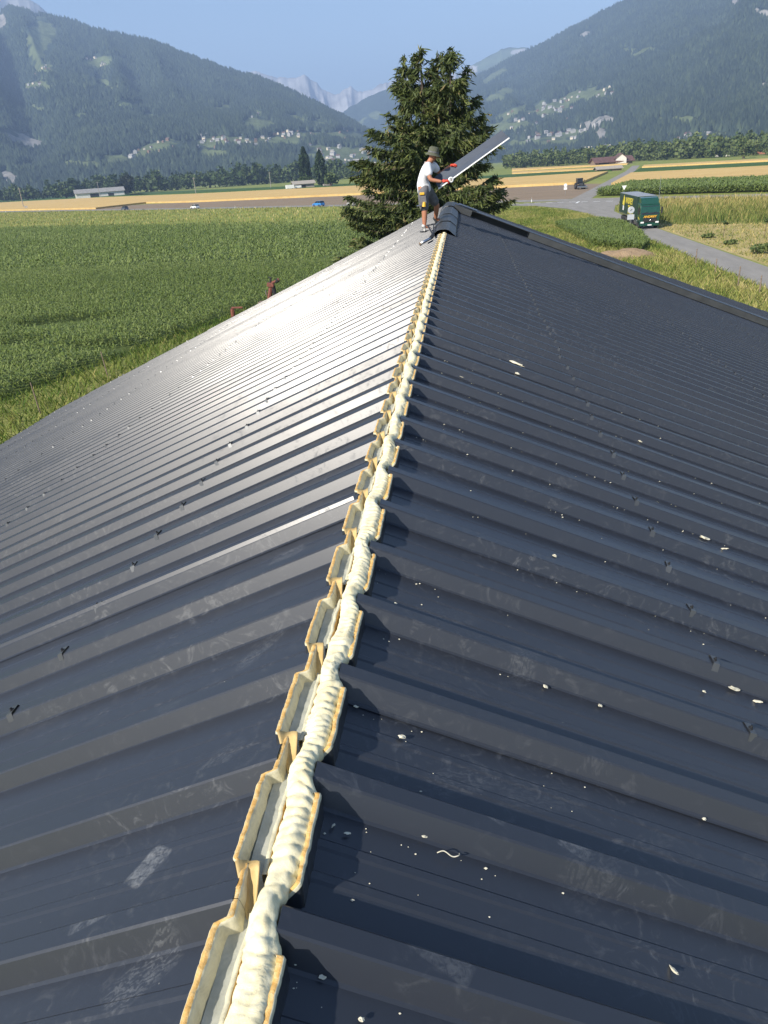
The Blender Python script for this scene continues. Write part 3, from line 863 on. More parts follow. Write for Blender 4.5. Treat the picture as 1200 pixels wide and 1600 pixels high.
# foil floor in one length per trough, with torn joints
for k in range(-5, 41):
    c = YR0[-1] + k * PITCH
    ys = np.linspace(c - PITCH + .008, c - .006, 24)
    xa = np.linspace(-.048, -.006, 7)
    A, B2 = np.meshgrid(xa, ys)
    Zf = ZR - .030 + 0.003 * fbm(A * 60 + k * 7, B2 * 22, 3, 12) + 0.004 * (np.abs(A + .024) / .022) ** 2
    V = np.stack([XR + A + 0.002 * fbm(B2 * 9, A * 0, 2, 4), B2, Zf], -1).reshape(-1, 3)
    n, m = A.shape
    i = np.arange(n - 1)[:, None]; j = np.arange(m - 1)[None]
    F = np.stack([i * m + j, i * m + j + 1, (i + 1) * m + j + 1, (i + 1) * m + j], -1).reshape(-1, 4)
    bpart(npmesh('foil_strip', V, F, M['foil'], smooth=True))
    # thin divider wafer standing beside the bead
    yd = np.linspace(c - PITCH + .05 + rng.uniform(-.01, .01), c - .045 + rng.uniform(-.012, .012), 26)
    ja = fbm(yd * 30, yd * 0 + k, 3, 40) * .003 - .0145
    tp = -.008 + fbm(yd * 40, yd * 0 + k, 3, 41) * .004
    cr = [(ja - .001, -.045 + 0 * yd), (ja, tp), (ja + .009, tp + .001), (ja + .012, -.045 + 0 * yd)]
    V = np.stack([np.stack([XR + a_, yd, ZR + h_], -1) for a_, h_ in cr], 1); m = 4
    i = np.arange(len(yd) - 1)[:, None]; j = np.arange(3)[None]
    F = np.stack([i * m + j, (i + 1) * m + j, (i + 1) * m + j + 1, i * m + j + 1], -1)
    bpart(npmesh('divider_strip', V.reshape(-1, 3), F.reshape(-1, 4), [M['flank'], M['edge']], fm=np.broadcast_to(np.array([0, 0, 1])[None], F.shape[:2]).ravel()))
    # tan filler curling up out of each hollow rib on the left
    sgn = 1 + rng.normal(0, .12); V = []
    nu, nv = 9, 9
    for a_ in range(nu):
        u = a_ / (nu - 1)
        for b_ in range(nv):
            v = b_ / (nv - 1)
            wd = 0.005 + 0.036 * (1 - v) ** 0.8
            yy = c + .048 - .088 * v + 0.010 * math.sin(u * PI) * (1 - v)
            aa = -.056 + .036 * v + (u - .10) * wd * 1.1
            hh = .016 - .050 * v - 0.010 * math.sin(u * PI) * (1 - .5 * v) + .004 * sgn * (1 - v) + .0015 * math.sin(9 * u + k)
            V.append((XR + aa, yy, ZR + hh))
    F = [(a_ * nv + b_, a_ * nv + b_ + 1, (a_ + 1) * nv + b_ + 1, (a_ + 1) * nv + b_) for a_ in range(nu - 1) for b_ in range(nv - 1)]
    o = bpart(mesh('rib_filler', V, F, M['tan'], smooth=True))
    so = o.modifiers.new('thickness', 'SOLIDIFY'); so.thickness = 0.0022
# the bead of sprayed foam: lumpy, folded, squeezed over each rib
ys = ysteps(RY0, RY1); n = len(ys); NA = 26
rb = smooth01(np.clip(1 - np.abs(((ys - YR0[1] - .004 + PITCH / 2) % PITCH) - PITCH / 2) / .085, 0, 1))
ca = 0.0265 - 0.012 * rb + 0.008 * fbm(ys * 4, ys * 0, 3, 90)
ch = -0.016 + 0.016 * rb + 0.003 * fbm(ys * 6, ys * 0 + 5, 3, 91)
rr = 0.0310 - 0.0085 * rb + 0.006 * fbm(ys * 8, ys * 0 + 3, 3, 92)
th = np.linspace(0, 2 * PI, NA, endpoint=False)
Yg, Tg = np.meshgrid(ys, th, indexing='ij')
warp = fbm(Yg * 14, np.cos(Tg) * 1.1 + 3, 3, 93) * 1.3 + 0.75 * fbm(Yg * 5, Tg * 0 + 1, 2, 98) * np.cos(Tg + 0.6)
spac = 0.023 + 0.013 * fbm(ys * 7, ys * 0, 3, 94)
phase = np.cumsum(np.gradient(ys) / spac)[:, None] + warp
fold = 1 - (1 - np.abs(np.sin(phase * PI)) ** 0.55) * np.clip(.80 + .7 * fbm(Yg * 9, Tg * 0 + np.cos(Tg), 3, 97), .35, 1.25)
rad = rr[:, None] * (0.76 + 0.30 * fold + 0.06 * fbm(Yg * 55, np.sin(Tg) * 2.2 + np.cos(Tg), 4, 95) + 0.24 * fbm(Yg * 9, np.cos(Tg) * 1.5, 3, 96))
Xg = XR + ca[:, None] + np.cos(Tg) * rad * 1.02
Zg = ZR + ch[:, None] + np.sin(Tg) * rad * 0.98
V = np.stack([Xg, Yg + 0.004 * np.cos(Tg) * fold, Zg], -1).reshape(-1, 3)
i = np.arange(n - 1)[:, None]; j = np.arange(NA)[None]
F = np.stack([i * NA + j, i * NA + (j + 1) % NA, (i + 1) * NA + (j + 1) % NA, (i + 1) * NA + j], -1).reshape(-1, 4)
bpart(npmesh('foam_bead', V, F, M['bead'], smooth=True))

# ------------------------------------------------------------------ flashing over the joint on the right slope, ridge caps
def fl_pt(a, y, h): return slope(1, a, y, h)
FY = 21.35
def flash_piece(a0, a1, face):
    b = MB(); 
    pr = [(-.16, .004), (-.155, .162), (-.14, .170), (.14, .185), (.155, .178), (.16, .002)] if face else [(-.16, .150), (-.155, .162), (-.14, .170), (.14, .185), (.155, .178), (.16, .002)]
    n = len(pr); al = np.linspace(a0, a1, max(2, int((a1 - a0) / 1.2) + 1))
    vs = [fl_pt(a, FY + v, h + .0015 * math.sin(a * 3)) for a in al for v, h in pr]
    b.quadlist(vs, [(i * n + k, i * n + k + 1, (i + 1) * n + k + 1, (i + 1) * n + k) for i in range(len(al) - 1) for k in range(n - 1)])
    o = bpart(b.build('joint_flashing', M['trim']))
    m = o.modifiers.new('t', 'SOLIDIFY'); m.thickness = .002
    # pale rolled hem along the near edge
    hem = MB().tube([fl_pt(a, FY - .162, .168 + .0015 * math.sin(a * 3)) for a in al], .006, 6).build('hem', M['steel'])
    hem.parent = o
flash_piece(0.10, 0.55, True)
flash_piece(0.55, 2.05, False)
a = 2.05
while a < HALF:
    flash_piece(a + .004, min(a + 2.9, HALF), True); a += 2.9
def ridge_cap(y0, y1, h, w):
    pr = [(-w, -w * TP[-1] - .005), (-w * .96, -w * .96 * TP[-1] + .012), (-.11, .020), (-.05, .036), (.05, .036), (.11, .020), (w * .96, -w * .96 * TP[1] + .012), (w, -w * TP[1] - .02)]
    ysn = np.linspace(y0, y1, 8); vs = []
    for y in ysn:
        for a_, z in pr: vs.append((XR + a_, y, ZR + .03 + h + z + .004 * math.sin(y * 9 + a_ * 7)))
    n = len(pr)
    o = bpart(MB().quadlist(vs, [(i * n + k, i * n + k + 1, (i + 1) * n + k + 1, (i + 1) * n + k) for i in range(7) for k in range(n - 1)]).build('ridge_cap', M['trim']))
    m = o.modifiers.new('t', 'SOLIDIFY'); m.thickness = .003
    # comb teeth that reach down into the troughs
    for s in (-1, 1):
        t = MB(); y = y0 + .02
        while y < y1 - .1:
            t.quadlist([(XR + s * w, y, ZR + .02 + h - w * TP[s]), (XR + s * w, y + .16, ZR + .02 + h - w * TP[s]), (XR + s * (w + .012), y + .15, ZR - .055 - (w + .012 - .065) * TP[s]), (XR + s * (w + .012), y + .01, ZR - .055 - (w + .012 - .065) * TP[s])], [(0, 1, 2, 3)])
            y += PITCH
        e = t.build('comb_edge', M['trim']); e.parent = o
ridge_cap(14.15, 16.3, 0.0, .23)
ridge_cap(16.15, 18.4, .014, .235)
ridge_cap(18.25, 21.2, .026, .24)
ridge_cap(21.1, 23.2, .05, .24)
# last stretch of open ridge beyond the caps: a cream slab of foam
b = MB()
for k in range(8):
    y = 23.2 + k * .25
    b.box((XR + .02 * math.sin(k * 3), y, ZR + .0 + .02 * math.sin(k * 1.7)), (.13, .26, .09), bev=.02)
bpart(b.build('foam_bead', M['bead'], smooth=True))

# ------------------------------------------------------------------ trees
def quads(cent, size, seed, flat=0.0, aspect=0.6, dirs=None):
    """leaf clumps: one small four-cornered leaf face for every centre"""
    r = np.random.default_rng(seed); n = len(cent)
    u = r.standard_normal((n, 3)) if dirs is None else dirs + 0.35 * r.standard_normal((n, 3))
    u /= np.linalg.norm(u, axis=1)[:, None]
    w = r.standard_normal((n, 3)); w[:, 2] *= (1 - flat)
    w -= u * np.sum(u * w, 1)[:, None]; w /= np.linalg.norm(w, axis=1)[:, None] + 1e-9
    s = (size * (0.6 + 0.8 * r.random(n)))[:, None]
    V = np.stack([cent - u * s, cent + w * s * aspect, cent + u * s, cent - w * s * aspect], 1)
    F = (np.arange(n) * 4)[:, None] + np.arange(4)[None]
    return V.reshape(-1, 3), F
def cloud(n, c, rad, seed, lumps=9, fill=0.55):
    """points through a crown made of overlapping uneven lumps"""
    r = np.random.default_rng(seed)
    lc = r.standard_normal((lumps, 3)); lc /= np.linalg.norm(lc, axis=1)[:, None]
    lc *= (r.random(lumps) ** .5 * .62)[:, None]; lr = .34 + .26 * r.random(lumps)
    k = r.integers(lumps, size=n)
    d = r.standard_normal((n, 3)); d /= np.linalg.norm(d, axis=1)[:, None]
    p = lc[k] + d * (lr[k] * (fill + (1 - fill) * r.random(n)))[:, None]
    return np.array(c) + p * np.array(rad), np.clip(.5 + .22 * r.standard_normal(n) + .25 * (r.random(lumps)[k] - .5), 0, 1)

M['bark'] = pmat('bark', (0.10, 0.075, 0.055), 0.9, 0, 0.4, 3, 0.5, 0.03)
M['spruce'] = leafmat('spruce_needles', [(0.0, (0.030, 0.045, 0.014)), (0.45, (0.075, 0.10, 0.028)), (0.8, (0.14, 0.165, 0.045)), (1.0, (0.20, 0.16, 0.07))], 0.6, 0.12, 0.3)
# spruce behind the far gable
TY = 38.0
tb = at(672, 330, TY); tb.z = 0
spruce = empty('spruce_tree', tb)
tag(spruce, 'tall shaggy spruce with several tops standing behind the far roof end', 'tree')
tops = [at(656, 78, TY) - tb, at(632, 92, TY + .5) - tb, at(704, 80, TY - .4) - tb, at(727, 108, TY + .3) - tb, at(684, 86, TY + .6) - tb]
ztop = tops[0].z
trk = MB()
trk.tube([(0, 0, -.2), (.05, 0, 3), (-.05, .05, 7), (-.1, 0, ztop * .72), (tops[0].x * .8, tops[0].y, ztop * .9), tops[0]], [.30, .26, .2, .12, .06, .015], 10)
for tp in tops[1:]:
    trk.tube([(-.06, 0, ztop * .60), (tp.x * .6, tp.y * .6, ztop * .70), (tp.x * .95, tp.y, ztop * .84), tp], [.11, .08, .05, .012], 7)
trk.build('trunk', M['bark'], spruce, True)
lim = MB(); SC = []; SD = []
def envelope(z):
    return float(np.interp(z / ztop, [0, .12, .3, .5, .68, .82, .93, 1.0], [3.4, 4.3, 4.5, 4.3, 3.5, 2.5, 1.5, .3]))
def limb(base, ang, L, lift, droop):
    pts = []; dirv = Vector((math.cos(ang), math.sin(ang), 0)); side_ = Vector((-dirv.y, dirv.x, 0))
    bend = random.uniform(-.25, .25)
    for k in range(7):
        t = k / 6
        pts.append(base + dirv * L * t + side_ * bend * L * t * t * .5 + Vector((0, 0, L * (lift * t - droop * math.sin(t * PI * .75) * .5 + .05 * t ** 3))))
    lim.tube(pts, [max(.008, .045 * (1 - .8 * k / 6) * min(1, L / 3)) for k in range(7)], 5)
    nsp = int(44 * L)
    for q in range(nsp):
        t = random.random() ** .9 * .97 + .03
        k = min(5, int(t * 6)); f = t * 6 - k
        p = pts[k].lerp(pts[k + 1], f)
        dv = (pts[k + 1] - pts[k]).normalized()
        sw = random.choice((-1, 1)) * random.uniform(.2, 1.0)
        hang = random.uniform(.3, 1.6) * (1.1 - .5 * t)
        dr = (dv * random.uniform(.3, 1) + side_ * sw * .8 + Vector((0, 0, -hang))).normalized()
        ln = random.uniform(.12, .50) * (1.15 - .5 * t)
        for m_ in range(4):
            SC.append(p + dr * ln * (m_ + .5) / 4 * 1.3 + Vector((random.gauss(0, .04), random.gauss(0, .04), random.gauss(0, .04))))
            SD.append(dr)
for z in np.arange(1.0, ztop * .80, .30):
    for q in range(random.randint(6, 8)):
        L = envelope(z) * random.choice([random.uniform(.35, .7), random.uniform(.75, 1.02), random.uniform(.85, 1.1)])
        ang = random.uniform(0, 2 * PI)
        limb(Vector((-.05, 0, z + random.uniform(-.15, .15))), ang, L, random.uniform(-.05, .16), random.uniform(.15, .5))
for tp in tops:
    for q in range(40):
        t = random.uniform(.0, 1)
        bp = Vector((-.06, 0, ztop * .62)).lerp(tp, t) if q % 2 else Vector((tp.x * .9, tp.y * .9, ztop * .72)).lerp(tp, t)
        limb(bp, random.uniform(0, 2 * PI), (1 - t) * 1.25 + .16, random.uniform(.1, .6), .25)
for tp in tops:
    for q in range(40):
        SC.append(tp + Vector((random.gauss(0, .05), random.gauss(0, .05), .12 - random.random() * .9))); SD.append(Vector((random.gauss(0, .5), random.gauss(0, .5), .6)).normalized())
lim.build('limbs', M['bark'], spruce)['kind'] = 'stuff'
SC = np.array([tuple(p) for p in SC]); SD = np.array([tuple(p) for p in SD])
V, F = quads(SC, 0.150, 5, 0, .20, SD)
tn = np.clip(.42 + .24 * rng.standard_normal(len(SC)) + .3 * fbm(SC[:, 0] * 1.2 + SC[:, 1], SC[:, 2] * 1.2, 2, 3), 0, 1)
npmesh('crown', V, F, M['spruce'], spruce, attrs={'tint': np.repeat(tn, 4)})

def tree(name, p, h, w, label, group=None, n=700, col='broadleaf', leaf=.9, poplar=False, seed=1, tint=0.0):
    t = empty(name, p); tag(t, label, 'tree', group)
    MB().tube([(0, 0, -.3), (0, 0, h * .35), (0, 0, h * .8)], [w * .06 + .1, w * .05 + .08, .05], 7).build('trunk', M['bark'], t)
    if poplar:
        r = np.random.default_rng(seed); z = r.random(n) ** .8
        rad = w / 2 * np.interp(z, [0, .12, .4, .75, 1], [.5, .9, 1, .7, .08]) * (.55 + .45 * r.random(n)) * (1 + .25 * vnoise(z * 9, r.integers(5, size=n), seed))
        a = r.random(n) * 6.28
        pts = np.stack([rad * np.cos(a), rad * np.sin(a), h * (.06 + .94 * z)], -1); tn = np.clip(.4 + .25 * r.standard_normal(n), 0, 1)
        V, F = quads(pts, leaf, seed, 0, .45, np.tile([[0, 0, 1.0]], (n, 1)))
    else:
        pts, tn = cloud(n, (0, 0, h * .58), (w * .62, w * .62, h * .52), seed)
        V, F = quads(pts, leaf, seed)
    npmesh('crown', V, F, M[col], t, attrs={'tint': np.repeat(np.clip(tn + tint, 0, 1), 4)})
    return t
M['poplar'] = leafmat('poplar_leaves', [(0, (0.012, 0.024, 0.010)), (.5, (0.028, 0.05, 0.018)), (1, (0.06, 0.09, 0.03))], .6, .08, .2)
p = gp(479, 291); tree('poplar_tree', p, 27, 9.0, 'taller left one of the two dark columnar poplars by the shed', n=1500, col='poplar', leaf=1.3, poplar=True, seed=3)
p = gp(503, 291); tree('poplar_tree', p, 23, 8.0, 'shorter right one of the two dark columnar poplars by the shed', n=1300, col='poplar', leaf=1.3, poplar=True, seed=4)
p = gp(486, 292); p.y -= 12; tree('shrub_tree', p, 8, 11, 'low bushy tree at the foot of the two poplars', n=600, leaf=.9, seed=8)
p = gp(517, 292); tree('shrub_tree', p, 9, 12, 'low bushy tree just right of the two poplars', n=600, leaf=.9, seed=9)
HD = Vector((-500, 1110, 0))
M['darkcrown'] = leafmat('copper_dark_leaves', [(0, (0.010, 0.014, 0.008)), (.5, (0.022, 0.028, 0.014)), (1, (0.05, 0.06, 0.025))], .7, .05, .2)
def gpd(px, py, D):
    """place on the level ground at distance D in the direction of that picture column"""
    r = ray(px, py); h = math.hypot(r[0], r[1])
    return Vector((r[0] / h * D, r[1] / h * D, 0))
tree('round_tree', gpd(199, 300, 1000), 20, 25, 'dark round tree at the end of the old farm building', n=1600, col='darkcrown', leaf=1.5, seed=11)
tree('shrub_tree', gpd(103, 304, 1010), 12, 18, 'round green bush at the left end of the old farm building', n=700, leaf=1.3, seed=12)
tree('shrub_tree', gpd(1162, 245, 560), 12, 11, 'yellowish round tree between the white and the brick building', n=600, leaf=.9, seed=13, tint=.3)

def belt(name, pxline, dist, n, h, label, seed, depth=60, tint=0.0):
    r = np.random.default_rng(seed); Vs = []; Fs = []; Ts = []; off = 0
    L = np.array(pxline, float)
    for k in range(n):
        t = (k + r.random()) / n
        px = np.interp(t, np.linspace(0, 1, len(L)), L[:, 0]); py = np.interp(t, np.linspace(0, 1, len(L)), L[:, 1])
        D = np.interp(t, np.linspace(0, 1, len(dist)), dist) + r.random() * depth
        c = gpd(px, py, D); hh = h * (.45 + .9 * r.random() ** 1.4); w = hh * (.5 + .35 * r.random())
        pts, tn = cloud(150, (c.x, c.y, hh * .52), (w * .62, w * .62, hh * .56), int(r.integers(1e6)), 6)
        V, F = quads(pts, hh * .085, int(r.integers(1e6)), aspect=.8)
        Vs.append(V); Fs.append(F + off); Ts.append(np.repeat(np.clip(tn + tint + .3 * (r.random() - .5), 0, 1), 4)); off += len(V)
    o = npmesh(name, np.concatenate(Vs), np.concatenate(Fs), M['broadleaf'], attrs={'tint': np.concatenate(Ts)})
    tag(o, label, 'wood', kind='stuff')
belt('valley_wood', [(-60, 310), (100, 306), (220, 300), (340, 293), (440, 290), (560, 290)], [1150, 1120, 1050, 1000, 980, 950], 300, 19, 'dark belt of trees along the foot of the left mountain', 1, tint=-.08)
belt('valley_wood', [(520, 290), (620, 286)], [900, 900], 30, 13, 'pale green trees behind the poplars and the spruce', 2, tint=.12)
belt('valley_wood', [(790, 265), (880, 259), (960, 254), (1050, 250), (1130, 245), (1240, 238)], [780, 760, 740, 700, 640, 600], 430, 13, 'belt of mixed green trees along the foot of the right mountain', 3, 170, tint=.32)

# ------------------------------------------------------------------ crops and grass
def inpoly(P, poly):
    x, y = P[:, 0], P[:, 1]; c = np.zeros(len(P), bool); n = len(poly)
    for i in range(n):
        x0, y0 = poly[i]; x1, y1 = poly[(i + 1) % n]
        c ^= ((y0 > y) != (y1 > y)) & (x < (x1 - x0) * (y - y0) / (y1 - y0 + 1e-12) + x0)
    return c
def scatter(poly, n, seed):
    r = np.random.default_rng(seed); p = np.array(poly, float); lo, hi = p.min(0), p.max(0)
    P = lo + (hi - lo) * r.random((n, 2))
    return P[inpoly(P, poly)]
def blades(name, P, h, w, lean, mat, label, seed, segs=1, hvar=.5, tint=None, cat='grass', z0=0.0):
    r = np.random.default_rng(seed); n = len(P)
    a = r.random(n) * 6.28; hh = h * (1 - hvar / 2 + hvar * r.random(n)); ww = w * (.6 + .8 * r.random(n))
    b = r.random(n) * 6.28; ln = lean * hh * (.3 + r.random(n))
    dx, dy = np.cos(a) * ww / 2, np.sin(a) * ww / 2; lx, ly = np.cos(b) * ln, np.sin(b) * ln
    z = np.zeros(n) + z0
    V = np.stack([np.stack([P[:, 0] - dx, P[:, 1] - dy, z], -1), np.stack([P[:, 0] + dx, P[:, 1] + dy, z], -1),
                  np.stack([P[:, 0] + lx * .45 + dx * .7, P[:, 1] + ly * .45 + dy * .7, hh * .62 + z], -1), np.stack([P[:, 0] + lx, P[:, 1] + ly, hh + z], -1)], 1)
    F = (np.arange(n) * 4)[:, None] + np.array([[0, 1, 2, 3]])
    t = tint if tint is not None else r.random(n)
    o = npmesh(name, V.reshape(-1, 3), F, mat, attrs={'tint': np.repeat(np.clip(t, 0, 1), 4)})
    tag(o, label, cat, kind='stuff')
    return o
M['maize'] = leafmat('maize_leaves', [(0, (0.080, 0.118, 0.024)), (.5, (0.150, 0.205, 0.042)), (1, (0.26, 0.31, 0.10))], .5, .22, .35)
M['grassy'] = leafmat('meadow_grass', [(0, (0.06, 0.12, 0.018)), (.45, (0.16, 0.21, 0.04)), (.8, (0.34, 0.32, 0.10)), (1, (0.48, 0.40, 0.18))], .7, .25, .2)
M['straw'] = leafmat('straw_grass', [(0, (0.10, 0.15, 0.03)), (.4, (0.26, 0.26, 0.08)), (.75, (0.46, 0.36, 0.14)), (1, (0.60, 0.48, 0.24))], .75, .25, .2)

def maize(P, h, nl, seed, lw=.07, ll=.55):
    r = np.random.default_rng(seed); n = len(P)
    Vs = []; T = []
    base = r.random(n)
    for k in range(nl):
        a = r.random(n) * 6.28; hs = h * (.25 + .65 * k / max(1, nl - 1)) * (.85 + .3 * r.random(n))
        L = ll * (.7 + .6 * r.random(n)); up_ = .25 + .35 * r.random(n)
        dx, dy = np.cos(a), np.sin(a); sx, sy = -dy * lw, dx * lw
        x, y = P[:, 0], P[:, 1]
        V = np.stack([np.stack([x - sx * .5, y - sy * .5, hs], -1), np.stack([x + sx * .5, y + sy * .5, hs], -1),
                      np.stack([x + dx * L * .55 + sx, y + dy * L * .55 + sy, hs + up_ * L], -1), np.stack([x + dx * L * .55 - sx, y + dy * L * .55 - sy, hs + up_ * L], -1),
                      np.stack([x + dx * L, y + dy * L, hs + up_ * L * .45], -1)], 1)
        Vs.append(V); T.append(np.clip(.3 * base + .7 * r.random(n), 0, 1))
    V = np.concatenate(Vs, 0); T = np.concatenate(T)
    m = len(V); o5 = np.arange(m) * 5
    tris = np.concatenate([o5[:, None] + np.array([[0, 1, 2]]), o5[:, None] + np.array([[0, 2, 3]]), o5[:, None] + np.array([[3, 2, 4]])])
    return V.reshape(-1, 3), tris, np.repeat(T, 5)
CORN = [(-25.5, 24), (-25.5, 31), (-19.8, 52), (-15, 66), (-8, 100), (-3, 132), (-14, 147), (-60, 175), (-150, 231), (-260, 318), (-330, 300), (-330, 20)]
def rows(P, seed):
    """pull plants into rows running along the field"""
    u = P[:, 0] * .8 + P[:, 1] * .6; v = -P[:, 0] * .6 + P[:, 1] * .8
    v = np.round(v / .75) * .75 + np.random.default_rng(seed).normal(0, .06, len(P))
    return np.stack([u * .8 - v * .6, u * .6 + v * .8], -1)
near = [(-75, 24), (-25.5, 24), (-25.5, 31), (-19.8, 52), (-15, 66), (-10.5, 88), (-75, 100)]
P = rows(scatter(near, 62000, 1), 2)
def patch_gap(P):
    """the bare, waterlogged spots in the field, and the thinner growth round them"""
    g = np.ones(len(P), bool)
    for px, py, a_, b_ in ((105, 512, 4.5, 2.2), (10, 548, 3.5, 1.6), (165, 552, 4.0, 1.0)):
        c = gp(px, py); g &= (((P[:, 0] - c.x) / a_) ** 2 + ((P[:, 1] - c.y) / b_) ** 2) > 1
    return g
P = P[patch_gap(P)]
V1, F1, T1 = maize(P, .80, 5, 3, .038, .31)
T1 = T1 + 0
far1 = [(-160, 40), (-75, 30), (-75, 100), (-10.5, 88), (-8, 100), (-3, 132), (-14, 147), (-60, 175), (-150, 231)]
P = rows(scatter(far1, 70000, 5), 6)
V2, F2, T2 = maize(P, .95, 3, 7, .085, .6)
P = scatter([(-330, 40), (-160, 40), (-150, 231), (-260, 318), (-330, 300)], 12000, 8)
V3, F3, T3 = maize(P, 1.0, 3, 9, .16, 1.0)
V = np.concatenate([V1, V2, V3]); F = np.concatenate([F1, F2 + len(V1), F3 + len(V1) + len(V2)]); T = np.concatenate([T1, T2, T3])
T = np.clip(T + .14 + .22 * fbm(V[:, 0] / 14, V[:, 1] / 9, 3, 4), 0, 1)
tag(npmesh('maize_crop', V, F, M['maize'], attrs={'tint': T}), 'dense green maize field left of the barn', 'maize', kind='stuff')

rv = [(-25.8, 15), (-25.8, 31), (-19.8, 53), (-15, 67), (-8, 100), (-2, 118), (-9, 100), (-11, 27), (-13.4, 15)]
P = scatter(rv, 70000, 11); blades('verge_grass', P, .38, .045, .7, M['grassy'], 'light green weeds between maize and barn', 12, tint=np.clip(.32 + .3 * fbm(P[:, 0] / 3, P[:, 1] / 3, 3, 2) + .18 * rng.standard_normal(len(P)), 0, 1))
rv = [(8, 40), (21.6, 40), (21.7, 110), (21.5, 140), (15, 172), (2, 168), (3, 138), (-8, 100), (-8, 45)]
P = scatter(rv, 110000, 13); blades('verge_grass', P, .42, .055, .7, M['grassy'], 'rough grass between the barn and the side road', 14, tint=np.clip(.58 + .35 * fbm(P[:, 0] / 5, P[:, 1] / 5, 3, 7) + .18 * rng.standard_normal(len(P)), 0, 1))
P = scatter([tuple(gp(x_, y_))[:2] for x_, y_ in ((868, 356), (940, 350), (975, 356), (1000, 372), (1012, 388), (1000, 396), (930, 388))], 16000, 15); 
V, F, T = maize(P, .9, 4, 16, .06, .4)
tag(npmesh('maize_crop', V, F, M['maize'], attrs={'tint': np.clip(T * .8 + .2, 0, 1)}), 'patch of tall green maize beside the side road', 'maize', kind='stuff')
rv = [(26.2, 118), (30, 112), (60, 92), (110, 60), (170, 60), (62, 150), (36, 168), (30, 158), (26.9, 146)]
P = scatter(rv, 100000, 17); dist_ = (P[:, 0] * .62 + P[:, 1] * .78)
blades('tall_grass', P, 1.0, .075, .4, M['straw'], 'tall green and straw-coloured grass right of the lorry', 18, tint=np.clip(.05 + (dist_ - 108) / 48 * .65 + .22 * rng.standard_normal(len(P)) + .2 * fbm(P[:, 0] / 6, P[:, 1] / 6, 2, 9), 0, 1))
P = scatter([(26.2, 45), (26.2, 116), (60, 92), (80, 70), (80, 45)], 26000, 19)
blades('hay_stubble', P, .22, .10, .9, M['straw'], 'mown stubble and regrowth beside the side road', 20, tint=np.clip(.45 + .45 * fbm(P[:, 0] / 5, P[:, 1] / 3, 3, 21) + .2 * rng.standard_normal(len(P)), 0, 1))
P = scatter([(-270, 320), (-150, 233), (-60, 177), (-14, 149), (3, 140), (2, 166), (8, 186), (-22, 222), (-104, 293), (-250, 425)], 46000, 23)
blades('meadow_grass', P, .55, .22, .5, M['grassy'], 'yellow-green meadow strip between maize and main road', 24, tint=np.clip(.74 + .22 * fbm(P[:, 0] / 14, P[:, 1] / 5, 3, 25) + .15 * rng.standard_normal(len(P)), 0, 1))
P = scatter([tuple(gp(930, 307))[:2], tuple(gp(1260, 299))[:2], tuple(gp(1260, 283.5))[:2], tuple(gp(985, 291.5))[:2]], 20000, 27)
V, F, T = maize(P, 1.4, 3, 28, .16, .9)
tag(npmesh('maize_crop', V, F, M['maize'], attrs={'tint': np.clip(T * .8 + .2, 0, 1)}), 'dark green maize strip beyond the main road at right', 'maize', kind='stuff')

# earth mound by the roof edge, with a few stones of rubble
c = gp(975, 402); nu = 26; vs = []; fs = []
for i in range(nu):
    for j in range(nu):
        u, v = i / (nu - 1) * 2 - 1, j / (nu - 1) * 2 - 1
        h = max(0, 1 - u * u - v * v) ** .8 * 1.0
        vs.append((c.x + u * 3.4, c.y + v * 2.6, .8 * h * (1 + .35 * float(fbm(u * 4, v * 4, 4, 3))) - .02))
for i in range(nu - 1):
    for j in range(nu - 1): fs.append((i * nu + j, (i + 1) * nu + j, (i + 1) * nu + j + 1, i * nu + j + 1))
M['mound'] = fieldmat('mound_earth', [(.3, (.22, .15, .09)), (.7, (.36, .26, .16))], .8, fine=6)
tag(mesh('earth_mound', vs, fs, M['mound'], smooth=True), 'low heap of bare brown earth beside the roof edge', 'mound')

# ------------------------------------------------------------------ lettering
def text_on(name, txt, size, mat, parent, loc, rot, extr=.004, width=None, bold=.0, shear=0.0):
    cu = bpy.data.curves.new(name, 'FONT')
    cu.body = txt; cu.size = size; cu.extrude = extr; cu.align_x = 'CENTER'; cu.align_y = 'CENTER'; cu.offset = bold; cu.shear = shear
    cu.resolution_u = 2
    tmp = bpy.data.objects.new(name, cu); C.objects.link(tmp)
    bpy.context.view_layer.update()
    me = bpy.data.meshes.new_from_object(tmp.evaluated_get(bpy.context.evaluated_depsgraph_get()))
    C.objects.unlink(tmp); bpy.data.objects.remove(tmp)
    me.materials.clear()
    o = link(name, me, mat, parent)
    o.location = loc; o.rotation_euler = rot
    if width:
        xs = [v.co.x for v in me.vertices]; k = width / (max(xs) - min(xs)); o.scale = (k, 1, 1)
    return o

# ------------------------------------------------------------------ lorry on the side road
def wheel(parent, x, y, r, w, axis='x', rimcol=None):
    rot = Matrix.Rotation(PI / 2, 3, 'Y')
    t = MB().lathe([(r * .62, -w / 2), (r * .93, -w / 2), (r, -w * .35), (r, w * .35), (r * .93, w / 2), (r * .62, w / 2), (r * .62, -w / 2)], (x, y, r), 18, rot).build('wheel', M['black'], parent, True)
    s = 1 if x > 0 else -1
    MB().lathe([(0, w * .30), (r * .25, w * .34), (r * .30, w * .22), (r * .58, w * .26), (r * .64, w * .42), (r * .64, w * .3)], (x, y, r), 14, Matrix.Rotation(s * PI / 2, 3, 'Y')).build('rim', rimcol or M['steel'], t, True)
    return t
M['green'] = pmat('lorry_green', (0.008, 0.055, 0.036), 0.28, 0, 0.1, 2, coat=.4)
M['tarp'] = pmat('green_tarpaulin', (0.014, 0.040, 0.026), 0.5, 0, 0.15, 2)
M['yellow'] = pmat('yellow_letters', (0.75, 0.62, 0.06), 0.5, 0, 0.05)
